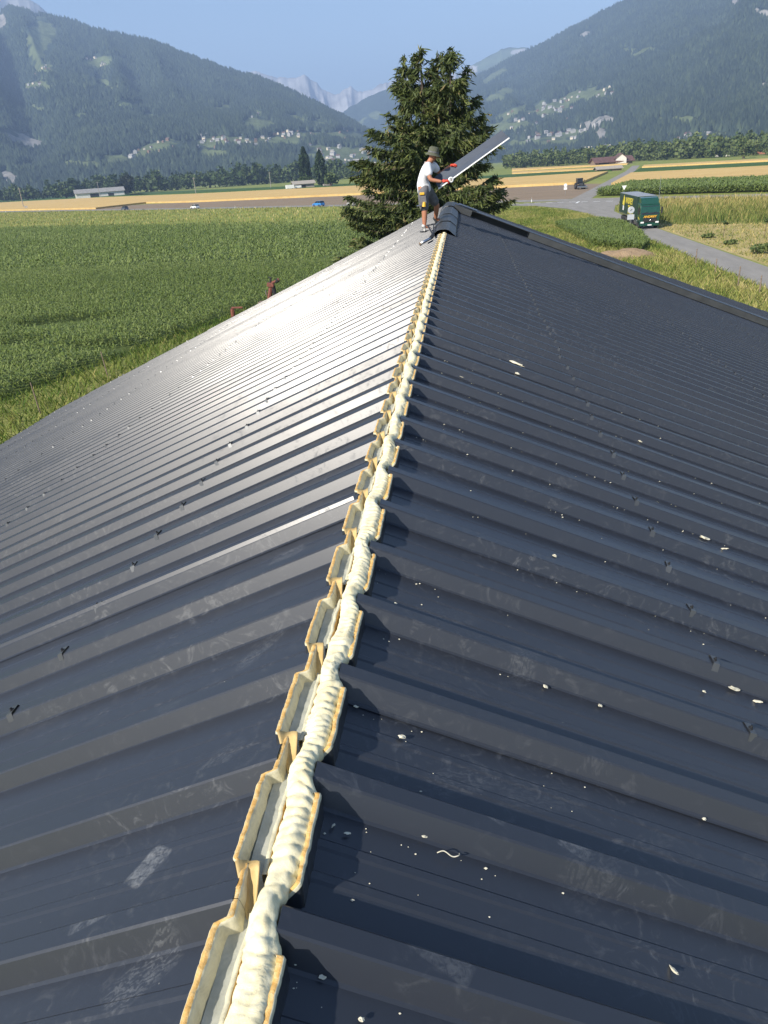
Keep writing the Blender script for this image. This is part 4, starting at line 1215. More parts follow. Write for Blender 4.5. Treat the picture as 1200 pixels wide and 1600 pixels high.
M['orange'] = pmat('orange_letters', (0.80, 0.42, 0.03), 0.5, 0, 0.05)
M['tarproof'] = pmat('grey_tarp_roof', (0.26, 0.28, 0.31), 0.6, 0, 0.15, 1)
M['lamp'] = pmat('clear_lamp', (0.75, 0.75, 0.72), 0.15, 0, 0.05)
def lorry(loc, rz):
    t = empty('lorry', loc, rz)        # front looks along -y, origin under the front bumper
    tag(t, 'green articulated lorry with yellow lettering on the side road', 'lorry')
    w = 1.25
    # cab: side outline pushed across, front slightly raked
    cab = MB().prism([(0.10, .45), (0.02, 1.25), (0.0, 1.75), (.12, 2.6), (.34, 2.98), (.62, 3.12), (2.1, 3.12), (2.1, .75), (1.5, .75), (1.35, 1.0), (.95, 1.0), (.75, .45)], 'x', -w, w).build('cab', M['green'], t)
    bv = cab.modifiers.new('b', 'BEVEL'); bv.width = .06; bv.segments = 2
    MB().prism([(.55, 3.10), (.75, 3.55), (1.2, 3.80), (2.15, 3.86), (2.15, 3.10)], 'x', -1.12, 1.12).build('roof_deflector', M['green'], cab)
    MB().box((0, .50, 3.02), (2.35, .36, .09), Matrix.Rotation(R(-12), 3, 'X')).build('sun_visor', M['green'], cab)
    MB().quadlist([(-1.12, -.012, 1.80), (1.12, -.012, 1.80), (1.06, .225, 2.84), (-1.06, .225, 2.84)], [(0, 1, 2, 3)]).build('windscreen', M['glass'], cab)
    for s in (-1, 1):
        MB().tube([(s * .55 - .4, -.04, 1.86), (s * .55 + .25, .0, 2.15)], .018, 5).build('wiper', M['black'], cab)
        MB().quadlist([(s * 1.256, .45, 1.9), (s * 1.256, 1.15, 1.9), (s * 1.256, 1.12, 2.7), (s * 1.256, .62, 2.7)], [(0, 1, 2, 3)]).build('side_window', M['glass'], cab)
        MB().box((s * 1.48, .12, 2.25), (.22, .16, .85), bev=.04).build('mirror', M['black'], cab)
        MB().box((s * .95, -.03, .82), (.42, .12, .20), bev=.03).build('headlight', M['lamp'], cab)
        MB().box((s * 1.02, .1, .60), (.12, .10, .12)).build('fog_light', M['lamp'], cab)
    MB().box((0, -.01, 1.12), (1.7, .08, .50), bev=.02).build('grille', M['black'], cab)
    MB().box((0, .02, .52), (2.46, .26, .30), bev=.06).build('bumper', M['green'], cab)
    MB().box((0, -.13, .50), (.52, .02, .12)).build('number_plate', M['white'], cab)
    text_on('lettering', 'ANDREY', .36, M['orange'], cab, (0, -.035, 1.52), (PI / 2, 0, 0), .01, 1.75, .008, .2)
    MB().tube([(-.12, -.06, 1.18), (0, -.06, 1.08), (.12, -.06, 1.18)], .02, 5).build('emblem', M['steel'], cab)
    for s in (-1, 1):
        MB().box((s * 1.262, .9, 1.32), (.012, .9, .10), Matrix.Rotation(R(16), 3, 'X')).build('door_stripe', M['yellow'], cab)
    # chassis and trailer
    MB().box((0, 4.3, .95), (.9, 5.2, .28)).build('chassis', M['black'], t)
    for s in (-1, 1): MB().box((s * 1.0, 3.2, .72), (.45, 1.3, .6), bev=.08).build('fuel_tank', M['steel'], t)
    tr = MB().box((0, 9.5, 2.62), (2.52, 13.4, 2.60), bev=.03).build('trailer_body', M['tarp'], t)
    MB().box((0, 9.5, 3.945), (2.46, 13.3, .05)).build('trailer_roof', M['tarproof'], tr)
    for s in (-1, 1):
        MB().box((s * 1.255, 9.5, 1.22), (.06, 13.4, .16)).build('side_rail', M['steel'], tr)
        for k in range(2): MB().box((s * 1.2, 7.6, .62 + k * .28), (.05, 3.4, .10)).build('side_guard', M['steel'], tr)
        MB().box((s * 1.18, 6.2, .7), (.08, .10, .75)).build('landing_leg', M['steel'], tr)
    sx = -1.272
    text_on('lettering', 'ANDREY', 1.15, M['yellow'], tr, (sx, 8.4, 3.10), (PI / 2, 0, -PI / 2), .004, 5.6, .02)
    text_on('lettering', 'TRANS', .95, M['yellow'], tr, (sx, 7.3, 2.18), (PI / 2, 0, -PI / 2), .004, 3.6, .02)
    text_on('lettering', 'PORTS', .50, M['yellow'], tr, (sx, 7.1, 1.58), (PI / 2, 0, -PI / 2), .004, 3.9, .012)
    MB().quadlist([(sx, 13.6, 2.5), (sx, 12.2, 2.3), (sx, 11.7, 3.4), (sx, 12.6, 3.8), (sx, 12.6, 2.95), (sx, 13.4, 3.05)], [(0, 1, 2, 3), (0, 3, 4, 5)]).build('emblem', M['yellow'], tr)
    MB().quadlist([(sx, 13.3, 1.7), (sx, 12.3, 1.7), (sx, 12.2, 2.25), (sx, 13.2, 2.4)], [(0, 1, 2, 3)]).build('emblem', M['white'], tr)
    for y, xs in ((1.15, 1.02), (4.9, 1.0), (11.2, 1.02), (12.5, 1.02), (13.8, 1.02)):
        for s in (-1, 1): wheel(t, s * xs, y, .5, .38 if y < 2 else .42)
    return t
lorry((24.55, 108.3, 0.046), R(-1.0))

# ------------------------------------------------------------------ cars on the main road, tractor in the stubble
def car(loc, rz, paint, label, est=False):
    t = empty('car', loc, rz)      # drives along +x
    tag(t, label, 'car', 'cars on the main road')
    L = 4.2
    lower = [(-L / 2, .35), (-L / 2 + .02, .75), (-L / 2 + .08, .95), (.55, .98), (1.45, .86), (L / 2 - .08, .70), (L / 2, .45), (L / 2 - .05, .28), (-L / 2 + .1, .28)]
    b = MB().prism([(x, z) for x, z in lower], 'y', -.86, .86).build('body', paint, t)
    m = b.modifiers.new('b', 'BEVEL'); m.width = .07; m.segments = 2
    cab = [(-L / 2 + .10, .94), (-1.75 if est else -1.5, 1.42), (-1.2, 1.50), (.0, 1.50), (.35, 1.42), (1.15, .90)]
    g_ = MB().prism(cab, 'y', -.76, .76).build('glasshouse', M['glass'], t)
    MB().box((-.62, 0, 1.50), (1.55 if not est else 1.9, 1.42, .05), bev=.02).build('roof', paint, t)
    for s in (-1, 1):
        for x in (-.35, -1.35): MB().tube([(x, s * .765, .95), (x - .05, s * .74, 1.49)], .035, 5).build('pillar', paint, g_)
        MB().box((L / 2 - .10, s * .62, .66), (.16, .3, .13), bev=.03).build('headlight', M['lamp'], b)
        MB().box((-L / 2 + .03, s * .68, .80), (.08, .22, .18)).build('tail_light', M['redroof'], b)
        MB().box((.72, s * .95, 1.0), (.12, .16, .12), bev=.03).build('mirror', paint, b)
        for x in (-1.28, 1.28):
            tw = MB().lathe([(.18, -.10), (.30, -.10), (.32, -.06), (.32, .06), (.30, .10), (.18, .10)], (x, s * .80, .32), 14, Matrix.Rotation(PI / 2, 3, 'X')).build('wheel', M['black'], t, True)
            MB().lathe([(0, .08), (.19, .07), (.2, .02)], (x, s * .80, .32), 10, Matrix.Rotation(-s * PI / 2, 3, 'X')).build('rim', M['steel'], tw)
    return t
RD = math.atan2(-(227.5 - 163), 59 + 22)
M['carwhite'] = pmat('car_white', (0.75, 0.75, 0.74), .25, 0, .03, 1, coat=.5)
M['carblue'] = pmat('car_blue', (0.04, 0.22, 0.55), .25, 0, .05, 1, coat=.5)
M['carsilver'] = pmat('car_silver', (0.55, 0.53, 0.52), .3, .4, .03, 1, coat=.5)
M['cardark'] = pmat('car_dark_blue', (0.06, 0.075, 0.12), .25, 0, .05, 1, coat=.5)
def onroad(px, lane):
    """where the picture column crosses the middle of that lane of the main road"""
    best = None
    for i in range(len(MAIN) - 1):
        a_, b_ = Vector(MAIN[i]), Vector(MAIN[i + 1])
        for k in range(80):
            q = a_.lerp(b_, k / 80); d_ = (b_ - a_).normalized(); q = q + Vector((-d_.y, d_.x)) * lane
            c = np.array([q.x, q.y, -CZ]) @ CAMM; x = 600 + FP * c[0] / c[2]
            if c[2] > 0 and (best is None or abs(x - px) < best[0]): best = (abs(x - px), q, math.atan2(d_.y, d_.x))
    return Vector((best[1].x, best[1].y, .05)), best[2]
q, a = onroad(194, -1.7); car(q, a + PI, M['cardark'], 'dark blue car, the leftmost on the main road', True)
q, a = onroad(304, -1.7); car(q, a + PI, M['carwhite'], 'white car on the main road past the maize')
q, a = onroad(500, -1.7); car(q, a + PI, M['carblue'], 'bright blue hatchback on the main road left of the spruce', True)
q, a = onroad(553, -1.7); car(q, a + PI, M['carsilver'], 'silver car on the main road just left of the spruce', True)

def tractor(loc, rz):
    t = empty('tractor', loc, rz)     # looks along -y
    tag(t, 'dark tractor with a glazed cab at the edge of the stubble field', 'tractor')
    MB().box((0, -1.0, 1.25), (.85, 1.9, .75), bev=.12).build('bonnet', M['trim'], t)
    MB().box((0, -.2, .85), (.9, 3.4, .5)).build('chassis', M['black'], t)
    cb = MB().prism([(.0, 1.35), (-.1, 2.0), (.15, 2.85), (1.45, 2.85), (1.6, 1.35)], 'x', -.8, .8).build('cab', M['glass'], t)
    MB().box((0, .78, 2.92), (1.75, 1.65, .16), bev=.05).build('cab_roof', M['trim'], cb)
    for s in (-1, 1):
        MB().tube([(s * .8, -.05, 1.4), (s * .8, .15, 2.86)], .05, 5).build('cab_post', M['trim'], cb)
        MB().tube([(s * .8, 1.55, 1.4), (s * .8, 1.45, 2.86)], .05, 5).build('cab_post', M['trim'], cb)
        MB().box((s * 1.15, -.1, 2.35), (.22, .08, .4)).build('mirror', M['black'], cb)
        MB().box((s * 1.05, .9, 1.62), (.5, 1.3, .12), bev=.04).build('mudguard', M['trim'], t)
        wheel(t, s * 1.0, .95, .88, .55); wheel(t, s * .92, -1.45, .62, .42)
    MB().tube([(.52, -.6, 1.6), (.52, -.6, 2.7)], .05, 6).build('exhaust', M['black'], t)
    MB().box((0, -2.5, .62), (2.9, .5, .5), bev=.08).build('front_implement', M['steel'], t)
tractor(gp(906, 295.5, .035), R(8))

# ------------------------------------------------------------------ signs, posts, poles
def signpost(p, h): return MB().tube([(0, 0, 0), (0, 0, h)], .035, 8)
t = empty('give_way_sign', gp(970, 318)); tag(t, 'white back of a triangular sign on a post behind the lorry', 'sign')
t.location = (33.2, 171.5, 0)
signpost(0, 3.0).build('post', M['steel'], t)
MB().prism([(-.48, 3.1), (.48, 3.1), (0, 2.25)], 'y', -.06, -.04).build('plate', M['white'], t)
t = empty('road_sign', (21.3, 104.6, 0)); tag(t, 'grey back of a round sign over a square plate beside the lorry', 'sign')
signpost(0, 3.2).build('post', M['steel'], t)
M['alu'] = pmat('sign_back_aluminium', (0.50, 0.52, 0.56), .45, .3, .1, 2)
MB().lathe([(0, -.012), (.40, -.012), (.42, 0), (.40, .012), (0, .012)], (0, -.06, 2.78), 24, Matrix.Rotation(PI / 2, 3, 'X')).build('round_plate', M['alu'], t)
MB().box((.0, -.06, 1.95), (.86, .025, .62)).build('square_plate', M['alu'], t)
MB().tube([(-.12, -.08, 2.68), (.12, -.08, 2.9)], .04, 6).build('clamp', M['black'], t)
def delineator(p, label):
    t = empty('road_post', p); tag(t, label, 'post', 'white posts along the main road')
    MB().box((0, 0, .5), (.13, .10, 1.0), taper=.8, bev=.01).build('post', M['white'], t)
    MB().box((0, -.055, .80), (.125, .012, .2)).build('reflector', M['black'], t)
for px, lane, lab in ((62, -5, 'thin white roadside post, third from the left picture edge'), (8, -5, 'thin white roadside post at the left picture edge'), (366, -5, 'thin white roadside post between the white and blue cars'), (560, -5, 'thin white roadside post in front of the silver car'), (830, -5, 'thin white roadside post right of the spruce')):
    q, a = onroad(px, lane); delineator((q.x, q.y, 0), lab)
t = empty('town_sign', onroad(43, 6)[0]); tag(t, 'small roadside sign on two posts at the far left', 'sign')
for s in (-1, 1): MB().tube([(s * .8, 0, 0), (s * .8, 0, 2.4)], .05, 6).build('post', M['steel'], t)
MB().box((0, -.06, 2.0), (1.9, .04, 1.1)).build('plate', M['greywood'], t)
t = empty('warning_sign', gp(883, 306)); tag(t, 'small white sign on a post below the tractor', 'sign')
signpost(0, 2.6).build('post', M['steel'], t)
MB().lathe([(0, -.012), (.42, -.012), (.42, .012), (0, .012)], (0, -.06, 2.5), 20, Matrix.Rotation(PI / 2, 3, 'X')).build('plate', M['white'], t)
MB().box((0, -.06, 1.75), (.8, .03, .55)).build('lower_plate', M['white'], t)
t = empty('lamp_pole', gp(1030, 307.5)); tag(t, 'slim pale pole beyond the road above the lorry', 'pole')
MB().tube([(0, 0, 0), (0, 0, 4.2)], [.05, .035], 8).build('post', M['steel'], t)
for px, py, D, h, lab in ((33, 308, 620, 13, 'leaning wooden power pole at the far left'), (305, 295, 640, 12, 'thin power pole in front of the left tree belt'), (423, 289, 660, 12, 'thin power pole left of the poplars'), (155, 300, 900, 15, 'thin power pole behind the old farm building')):
    t = empty('power_pole', gpd(px, py, D)); tag(t, lab, 'pole', 'power poles across the plain')
    MB().tube([(0, 0, 0), (0, 0, h)], [.28, .2], 7).build('post', M['greywood'], t)
    MB().box((0, 0, h - .8), (2.4, .15, .15)).build('crossarm', M['greywood'], t)
# fence posts on both sides of the barn
for k, (px, py, h) in enumerate(((65, 652, 1.7), (170, 594, 1.6))):
    q = gp(px, py); t = MB().tube([(q.x, q.y, 0), (q.x - .04, q.y, h * .5), (q.x - .10, q.y + .02, h)], [.035, .032, .028], 7).build('fence_post', M['wood'])
    tag(t, ('thin dark fence post nearer the left picture edge', 'thin dark fence post peeping over the roof further up')[k], 'post', 'fence posts left of the barn')
labs = ['first fence post along the side road, nearest the lorry', 'second fence post from the lorry along the side road', 'third fence post from the lorry, with a pale cap', 'fourth fence post along the side road, nearest the right edge']
for k, (px, py) in enumerate(((1087, 415), (1117, 430), (1153, 446), (1186, 461))):
    q = gp(px, py); lx = random.uniform(-.08, .08)
    t = MB().tube([(q.x, q.y, 0), (q.x + lx * .5, q.y, .7), (q.x + lx, q.y, 1.35 + random.uniform(-.1, .1))], [.05, .047, .042], 7).build('fence_post', M['wood'])
    tag(t, labs[k], 'post', 'fence posts along the side road')
# young saplings in the hay meadow
for px, py, h, lab in ((1130, 371, 2.0, 'small sapling tied to a stake in the mown strip'), (1194, 372, 2.3, 'small sapling near the right picture edge')):
    q = gp(px, py); t = empty('sapling', q); tag(t, lab, 'sapling')
    MB().tube([(0, 0, 0), (.03, 0, h * .6), (.0, 0, h)], [.03, .025, .01], 6).build('stem', M['bark'], t)
    pts, tn = cloud(60, (0, 0, h * .8), (.5, .5, .4), 5, 4); V, F = quads(pts, .12, 6); npmesh('crown', V, F, M['broadleaf'], t, attrs={'tint': np.repeat(tn, 4)})
for px, py, r_, lab in ((1195, 396, 1.3, 'leafy green bush by the right picture edge'), (1140, 382, .55, 'small leafy bush left of the larger one by the road'), (1105, 372, .6, 'low weedy bush in the mown strip')):
    q = gp(px, py); t = empty('bush', q); tag(t, lab, 'bush')
    pts, tn = cloud(500, (0, 0, r_ * .5), (r_ * 1.3, r_ * 1.1, r_ * .6), 3, 8); V, F = quads(pts, .16, 6); npmesh('foliage', V, F, M['broadleaf'], t, attrs={'tint': np.repeat(np.clip(tn + .25, 0, 1), 4)})

# ------------------------------------------------------------------ farm buildings on the plain
def shed(name, p, rz, w, l, h, rise, wall, roof, label, over=.8, doors=()):
    t = empty(name, p, rz); tag(t, label, 'building')     # ridge along local x
    MB().prism([(-w / 2, 0), (w / 2, 0), (w / 2, h), (0, h + rise), (-w / 2, h)], 'x', -l / 2, l / 2).build('wall', wall, t)
    e = w / 2 + over; k = rise / (w / 2)
    MB().prism([(-e, h - k * over), (0, h + rise), (e, h - k * over), (e, h - k * over + .35), (0, h + rise + .4), (-e, h - k * over + .35)], 'x', -l / 2 - over, l / 2 + over).build('roof', roof, t)
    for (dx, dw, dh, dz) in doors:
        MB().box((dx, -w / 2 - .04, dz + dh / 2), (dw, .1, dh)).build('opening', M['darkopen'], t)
    return t
# old long farm building at the left
shed('farm_building', gpd(156, 303, 930), R(28), 17, 50, 5.0, 3.4, M['concrete'], M['greyroof'], 'long old grey farm building beside the dark round tree', 1.2, [(-6, 9, 3.6, .2), (11, 6, 3, .2)])
shed('field_shed', gpd(474, 291, 560), R(20), 8, 14, 3.0, 1.5, M['greywood'], M['greywood'], 'weathered open shed at the foot of the poplars', 1.0, [(-2, 6, 2.2, .1)])
shed('red_barn', gp(955, 257.5), R(12), 11, 29, 2.6, 2.8, M['wood'], M['redroof'], 'long low barn with a red roof at the end of the farm road', 1.5, [(-8, 8, 2.4, .1), (8, 6, 2.4, .1)])
shed('farmhouse', gp(988, 255.5) + Vector((-8, 8, 0)), R(90), 8, 11, 4.5, 3.0, M['concrete'], M['redroof'], 'small pale farmhouse at the right end of the red barn', .8)
shed('low_shed', gp(950, 267.5), R(8), 5, 13, 1.3, .9, M['wood'], M['greywood'], 'low brown shed in the field before the red barn', .8)
shed('white_hall', gp(1143, 243.5), R(4), 12, 24, 3.6, 1.6, M['concrete'], M['greyroof'], 'long low white hall before the trees at right', .6, [(-4, 8, 1.4, 1.4), (6, 8, 1.4, 1.4)])
shed('brick_house', gp(1186, 241.0), R(2), 9, 10.5, 3.4, 1.6, pmat('brick_wall', (.34, .14, .09), .9, 0, .2, .8), M['greyroof'], 'small brick house beside the white hall', .8)
shed('red_roof_house', gpd(589, 287, 720), R(10), 9, 14, 4.0, 2.6, M['concrete'], M['redroof'], 'red-roofed house half hidden behind the spruce', .8)
# parked things by the shed
for k, (px, D, w_, l_, h_, mt_, lab) in enumerate(((453, 545, 2.2, 5.5, 2.2, 'white', 'white trailer parked left of the weathered shed'), (466, 548, 1.8, 4, 1.4, 'white', 'small pale trailer just left of the weathered shed'), (512, 552, 2.0, 6, 1.2, 'greywood', 'low pale wagon right of the poplars'))):
    t = empty('farm_trailer', gpd(px, 292, D), R(25)); tag(t, lab, 'trailer')
    MB().box((0, 0, .7 + h_ / 2), (l_, w_, h_), bev=.05).build('body', M[mt_], t)
    for s in (-1, 1):
        for x in (-l_ * .3, l_ * .3): MB().lathe([(.1, -.12), (.42, -.12), (.45, 0), (.42, .12), (.1, .12)], (x, s * w_ * .45, .45), 10, Matrix.Rotation(PI / 2, 3, 'X')).build('wheel', M['black'], t)
    MB().tube([(l_ / 2, 0, .8), (l_ / 2 + 1.2, 0, .6)], .06, 5).build('drawbar', M['steel'], t)

# ------------------------------------------------------------------ rusty machinery behind the left roof edge
t = empty('rusty_loader', at(424, 462, 60).xy.to_3d()); t.location.z = 0
tag(t, 'rusty red upright loader arm poking up over the left roof edge', 'machine')
o0 = t.location
def rl(px, py, Y=60): return at(px, py, Y) - o0
MB().tube([rl(419, 480), rl(421, 466), rl(423.5, 447)], [.20, .18, .17], 8).build('mast', M['rust'], t)
MB().box(rl(423, 445), (.55, .45, .3), Matrix.Rotation(.2, 3, 'Y'), bev=.04).build('head', M['rust'], t)
MB().tube([rl(424, 442), rl(430, 440), rl(436, 436.5)], [.10, .10, .13], 7).build('arm', M['rust'], t)
MB().tube([rl(431, 441), rl(435, 437)], [.13, .16], 7).build('cylinder', M['black'], t)
MB().tube([rl(422.5, 441), rl(423, 434), rl(420, 433)], [.10, .07, .05], 7).build('hook', M['black'], t)
MB().tube([rl(427, 447), rl(431, 470)], .16, 8).build('mast_shadow', M['black'], t)  # black tube standing in for the mast's shadow on the maize
MB().tube([rl(415, 454), rl(416.5, 462)], .05, 6).build('lever', M['steel'], t)
MB().box((-.4, 0, .35), (1.4, .9, .5), bev=.05).build('base', M['wood'], t)
MB().tube([(0, 0, 0), tuple(rl(419, 480))], .2, 8).build('stand', M['rust'], t)
t = empty('rusty_bracket', (at(364, 490, 44).x, 44, 0)); tag(t, 'short rusty red bracket poking up over the left roof edge', 'machine')
o0 = t.location
MB().tube([(0, 0, 0), tuple(rl(364, 491, 44)), tuple(rl(363, 482, 44))], .13, 8).build('post', M['rust'], t)
MB().tube([rl(362, 481, 44), rl(379, 480.5, 44)], .06, 6).build('bar', M['rust'], t)

# ------------------------------------------------------------------ foam offcuts and crumbs lying on the right slope
def hit(side, px, py, h=-RIBH):
    r = ray(px, py)
    # plane: z = ZR-(a-.065)*T + h*C, a = side*(x-XR)
    T = TP[side]; zc = ZR - CZ + .065 * T + h * CP[side] + side * XR * T
    s_ = zc / (r[2] + side * T * r[0])
    return Vector((r[0] * s_, r[1] * s_, r[2] * s_ + CZ))
def boot_marks(marks):
    """dusty boot prints, tape patches and drag marks left on the sheets"""
    nt, b, c = ROOFN['nt'], ROOFN['b'], ROOFN['c']
    tot = None
    gm = nt.nodes.new('ShaderNodeNewGeometry')
    grain = ramp(nt, noise(nt, pos(nt), 70, 6, .7, 1.0), [(.38, (.05, .05, .05)), (.62, (1, 1, 1))])
    for side, px, py, ang, L, W, kind, amt in marks:
        p = hit(side, px, py)
        mp = nt.nodes.new('ShaderNodeMapping'); mp.vector_type = 'TEXTURE'
        mp.inputs['Location'].default_value = p; mp.inputs['Rotation'].default_value = (0, 0, ang); mp.inputs['Scale'].default_value = (L / 2, W / 2, 1)
        nt.links.new(gm.outputs['Position'], mp.inputs['Vector'])
        sx = nt.nodes.new('ShaderNodeSeparateXYZ'); nt.links.new(mp.outputs[0], sx.inputs[0])
        ax_, ay_ = mth(nt, 'ABSOLUTE', sx.outputs[0]), mth(nt, 'ABSOLUTE', sx.outputs[1])
        e = 4.0 if kind == 'sole' else 10.0
        q = mth(nt, 'ADD', mth(nt, 'POWER', ax_, e), mth(nt, 'POWER', ay_, e))
        mk_ = ramp(nt, q, [(.10, (1, 1, 1)), (1.0, (0, 0, 0))])
        if kind == 'sole':
            wv = nt.nodes.new('ShaderNodeTexWave'); wv.wave_type = 'BANDS'; wv.bands_direction = 'DIAGONAL'
            wv.inputs['Scale'].default_value = 1.7; wv.inputs['Distortion'].default_value = 14.0; wv.inputs['Detail'].default_value = 3.0; wv.inputs['Detail Scale'].default_value = 1.6
            nt.links.new(mp.outputs[0], wv.inputs['Vector'])
            mk_ = mth(nt, 'MULTIPLY', mk_, ramp(nt, wv.outputs['Fac'], [(.4, (.12, .12, .12)), (.6, (1, 1, 1))]))
        mk_ = mth(nt, 'MULTIPLY', mth(nt, 'MULTIPLY', mk_, grain), amt * .42)
        tot = mk_ if tot is None else mth(nt, 'MAXIMUM', tot, mk_)
    nt.links.new(mixc(nt, tot, c, (.34, .35, .35)), b.inputs['Base Color'])
boot_marks([(-1, 222, 1520, .7, .16, .085, 'sole', .50), (-1, 230, 1350, 1.0, .10, .06, 'patch', .8), (-1, 252, 1237, .35, .07, .03, 'patch', .6), (-1, 150, 1462, .3, .09, .03, 'patch', .45), (-1, 405, 1012, .9, .20, .07, 'sole', .4), (-1, 340, 1185, .8, .16, .07, 'sole', .3), (-1, 448, 866, .5, .15, .07, 'patch', .3), (-1, 300, 1095, .8, .22, .09, 'sole', .22), (-1, 60, 1130, .2, .20, .08, 'sole', .18),
            (1, 897, 1345, -.4, .07, .05, 'patch', .5), (1, 690, 1520, -.4, .12, .05, 'patch', .35), (1, 1060, 1222, -.3, .10, .035, 'patch', .3), (1, 780, 1125, -.4, .09, .03, 'patch', .35), (1, 757, 1288, -.4, .10, .03, 'patch', .35), (1, 720, 1215, .6, .20, .09, 'sole', .25), (1, 820, 1045, 1.2, .18, .08, 'sole', .25), (1, 850, 1240, .4, .26, .10, 'sole', .16), (1, 700, 960, .5, .2, .09, 'sole', .2), (1, 930, 1370, .9, .25, .10, 'sole', .14)])
M['crumb'] = foammat('foam_crumb', [(.3, (.50, .46, .33)), (.7, (.74, .71, .58))], 60, .6, .003)
def lump(p, L, w, h, ang, name, label, seed):
    r = random.Random(seed); bm = bmesh.new()
    bmesh.ops.create_icosphere(bm, subdivisions=2, radius=1)
    for v in bm.verts:
        k = 1 + r.uniform(-.42, .30)
        v.co = Vector((v.co.x * L / 2 * k, v.co.y * w / 2 * k, max(-.35, v.co.z) * h / 2 * k))
    o = MB().add(bm).build(name, M['crumb'])
    o.location = p + Vector((0, 0, h * .2)); o.rotation_euler = (0, R(22), ang)
    tag(o, label, 'foam scrap', 'foam scraps on the right slope')
    return o
scr = [(628, 1152, .020, .016, .014, .3, 'roundish crumb of foam in the shadow edge near the ridge'), (1053, 1517, .036, .010, .010, 1.9, 'long pale sliver of foam at the lower right'), (1100, 1081, .018, .013, .010, .2, 'foam chip lying nearest the right edge fastener row'), (1147, 1077, .045, .024, .016, .1, 'large foam scrap near the right edge halfway down'), (1184, 1097, .045, .016, .012, 2.2, 'slanting foam sliver at the right edge halfway down'), (1101, 841, .060, .035, .018, .1, 'chunky foam scrap on the right slope beside the edge'), (1131, 858, .055, .012, .012, 2.4, 'thin foam stick right of the chunky scrap'), (806, 568, .17, .045, .03, -.3, 'large cream foam offcut high on the right slope'), (718, 588, .09, .05, .025, -.2, 'white foam offcut nearest the ridge high up'), (837, 577, .055, .03, .02, 0, 'small chip just right of the large cream offcut'), (808, 584, .06, .03, .02, -.2, 'small chip just below the large cream offcut'), (1047, 685, .13, .04, .02, -.3, 'pale curl of foam midway up by the right edge'), (1000, 690, .035, .03, .02, 0, 'left crumb of the pair midway up the right slope'), (1010, 692, .035, .03, .02, .5, 'right crumb of the pair midway up the right slope'), (867, 869, .025, .018, .014, .2, 'foam chip on the rib above the footprints'), (853, 1074, .020, .012, .010, -.5, 'slanted chip in the trough right of centre'), (938, 1103, .020, .014, .010, .3, 'white chip in the trough right of the slanted one'), (663, 1307, .016, .008, .006, .1, 'small white chip beside the dark rib near the bottom'), (1100, 1280, .014, .012, .010, .3, 'rounded crumb at the foot of the lower right rib'), (752, 1295, .010, .008, .008, 0, 'round crumb near the curled thread'), (565, 1593, .012, .010, .008, .2, 'white crumb in the shade at the bottom edge'), (468, 1503, .024, .010, .006, .9, 'flat shaded flake beside the closure strip'), (504, 1527, .014, .010, .006, .3, 'small shaded flake beside the strip shadow'), (543, 1302, .018, .008, .005, .4, 'grey flake in the second strip shadow'), (521, 1290, .020, .006, .005, 1.3, 'upright grey flake in the second strip shadow'), (556, 1104, .018, .009, .005, .1, 'flat flake in the third strip shadow'), (618, 943, .012, .009, .006, .1, 'tiny crumb right of the fourth rib tip'), (586, 1055, .018, .010, .005, 0, 'flat flake on the rib below the fourth tip')]
for k, (px, py, L, w, h, a_, lab) in enumerate(scr):
    lump(hit(1, px, py), L * .85, w * .8, h * .7, a_, 'foam_scrap', lab, k)
tp_ = [(683, 1334, .003), (694, 1335, .010), (707, 1342, .007), (717, 1342, .010), (718, 1335, .003)]; cp = []
for k in range(33):
    u = k / 32 * 4; k0 = min(3, int(u)); f = u - k0
    q4 = [np.array(tp_[min(4, max(0, k0 + d_))], float) for d_ in (-1, 0, 1, 2)]
    w = .5 * (2 * q4[1] + (q4[2] - q4[0]) * f + (2 * q4[0] - 5 * q4[1] + 4 * q4[2] - q4[3]) * f * f + (3 * q4[1] - q4[0] - 3 * q4[2] + q4[3]) * f ** 3)
    cp.append(hit(1, w[0], w[1]) + Vector((0, 0, w[2])))
o = MB().tube(cp, .0012, 6).build('foam_thread', M['crumb'])
tag(o, 'thin curled white foam thread on the right slope', 'foam scrap')
# countless crumbs too small to pick apart: two slopes
r = np.random.default_rng(99); n = 3400
y = .4 + 17 * r.random(n) ** 1.7; a_ = .08 + 7.5 * r.random(n) ** 1.5
v_ = ((y - YR0[1] + PITCH / 2) % PITCH) - PITCH / 2
dens = fbm(y * 1.1, a_ * .9, 3, 55); keep = (np.abs(v_) > .066) & (dens > -.15)
# many gather at the near foot of each rib
g2 = r.random(n) < .4; kk = np.round((y - YR0[1]) / PITCH); y = np.where(g2, YR0[1] + kk * PITCH - .066 - np.abs(r.normal(0, .012, n)), y); keep = keep | (g2 & (dens > -.1))
y, a_ = y[keep], a_[keep]; n = len(y)
s_ = .0010 + .0022 * r.random(n) ** 3 + .00035 * y * r.random(n)
c = np.stack([XR + a_ - RIBH * SP[1], y, ZR - (a_ - .065) * TP[1] - RIBH * CP[1] + s_ * .5], -1)
oct_ = np.array([[1, 0, 0], [0, 1, 0], [-1, 0, 0], [0, -1, 0], [0, 0, .8]], float)
jit = 1 + .5 * (r.random((n, 5, 1)) - .5)
V = c[:, None, :] + oct_[None] * s_[:, None, None] * jit * np.array([1.3, 1, 1])
F = np.array([[0, 1, 4], [1, 2, 4], [2, 3, 4], [3, 0, 4]])[None] + (np.arange(n) * 5)[:, None, None]
tag(npmesh('foam_crumbs', V.reshape(-1, 3), F.reshape(-1, 3), M['crumb']), 'fine white foam crumbs sprinkled over the right slope', 'foam crumbs', kind='stuff')

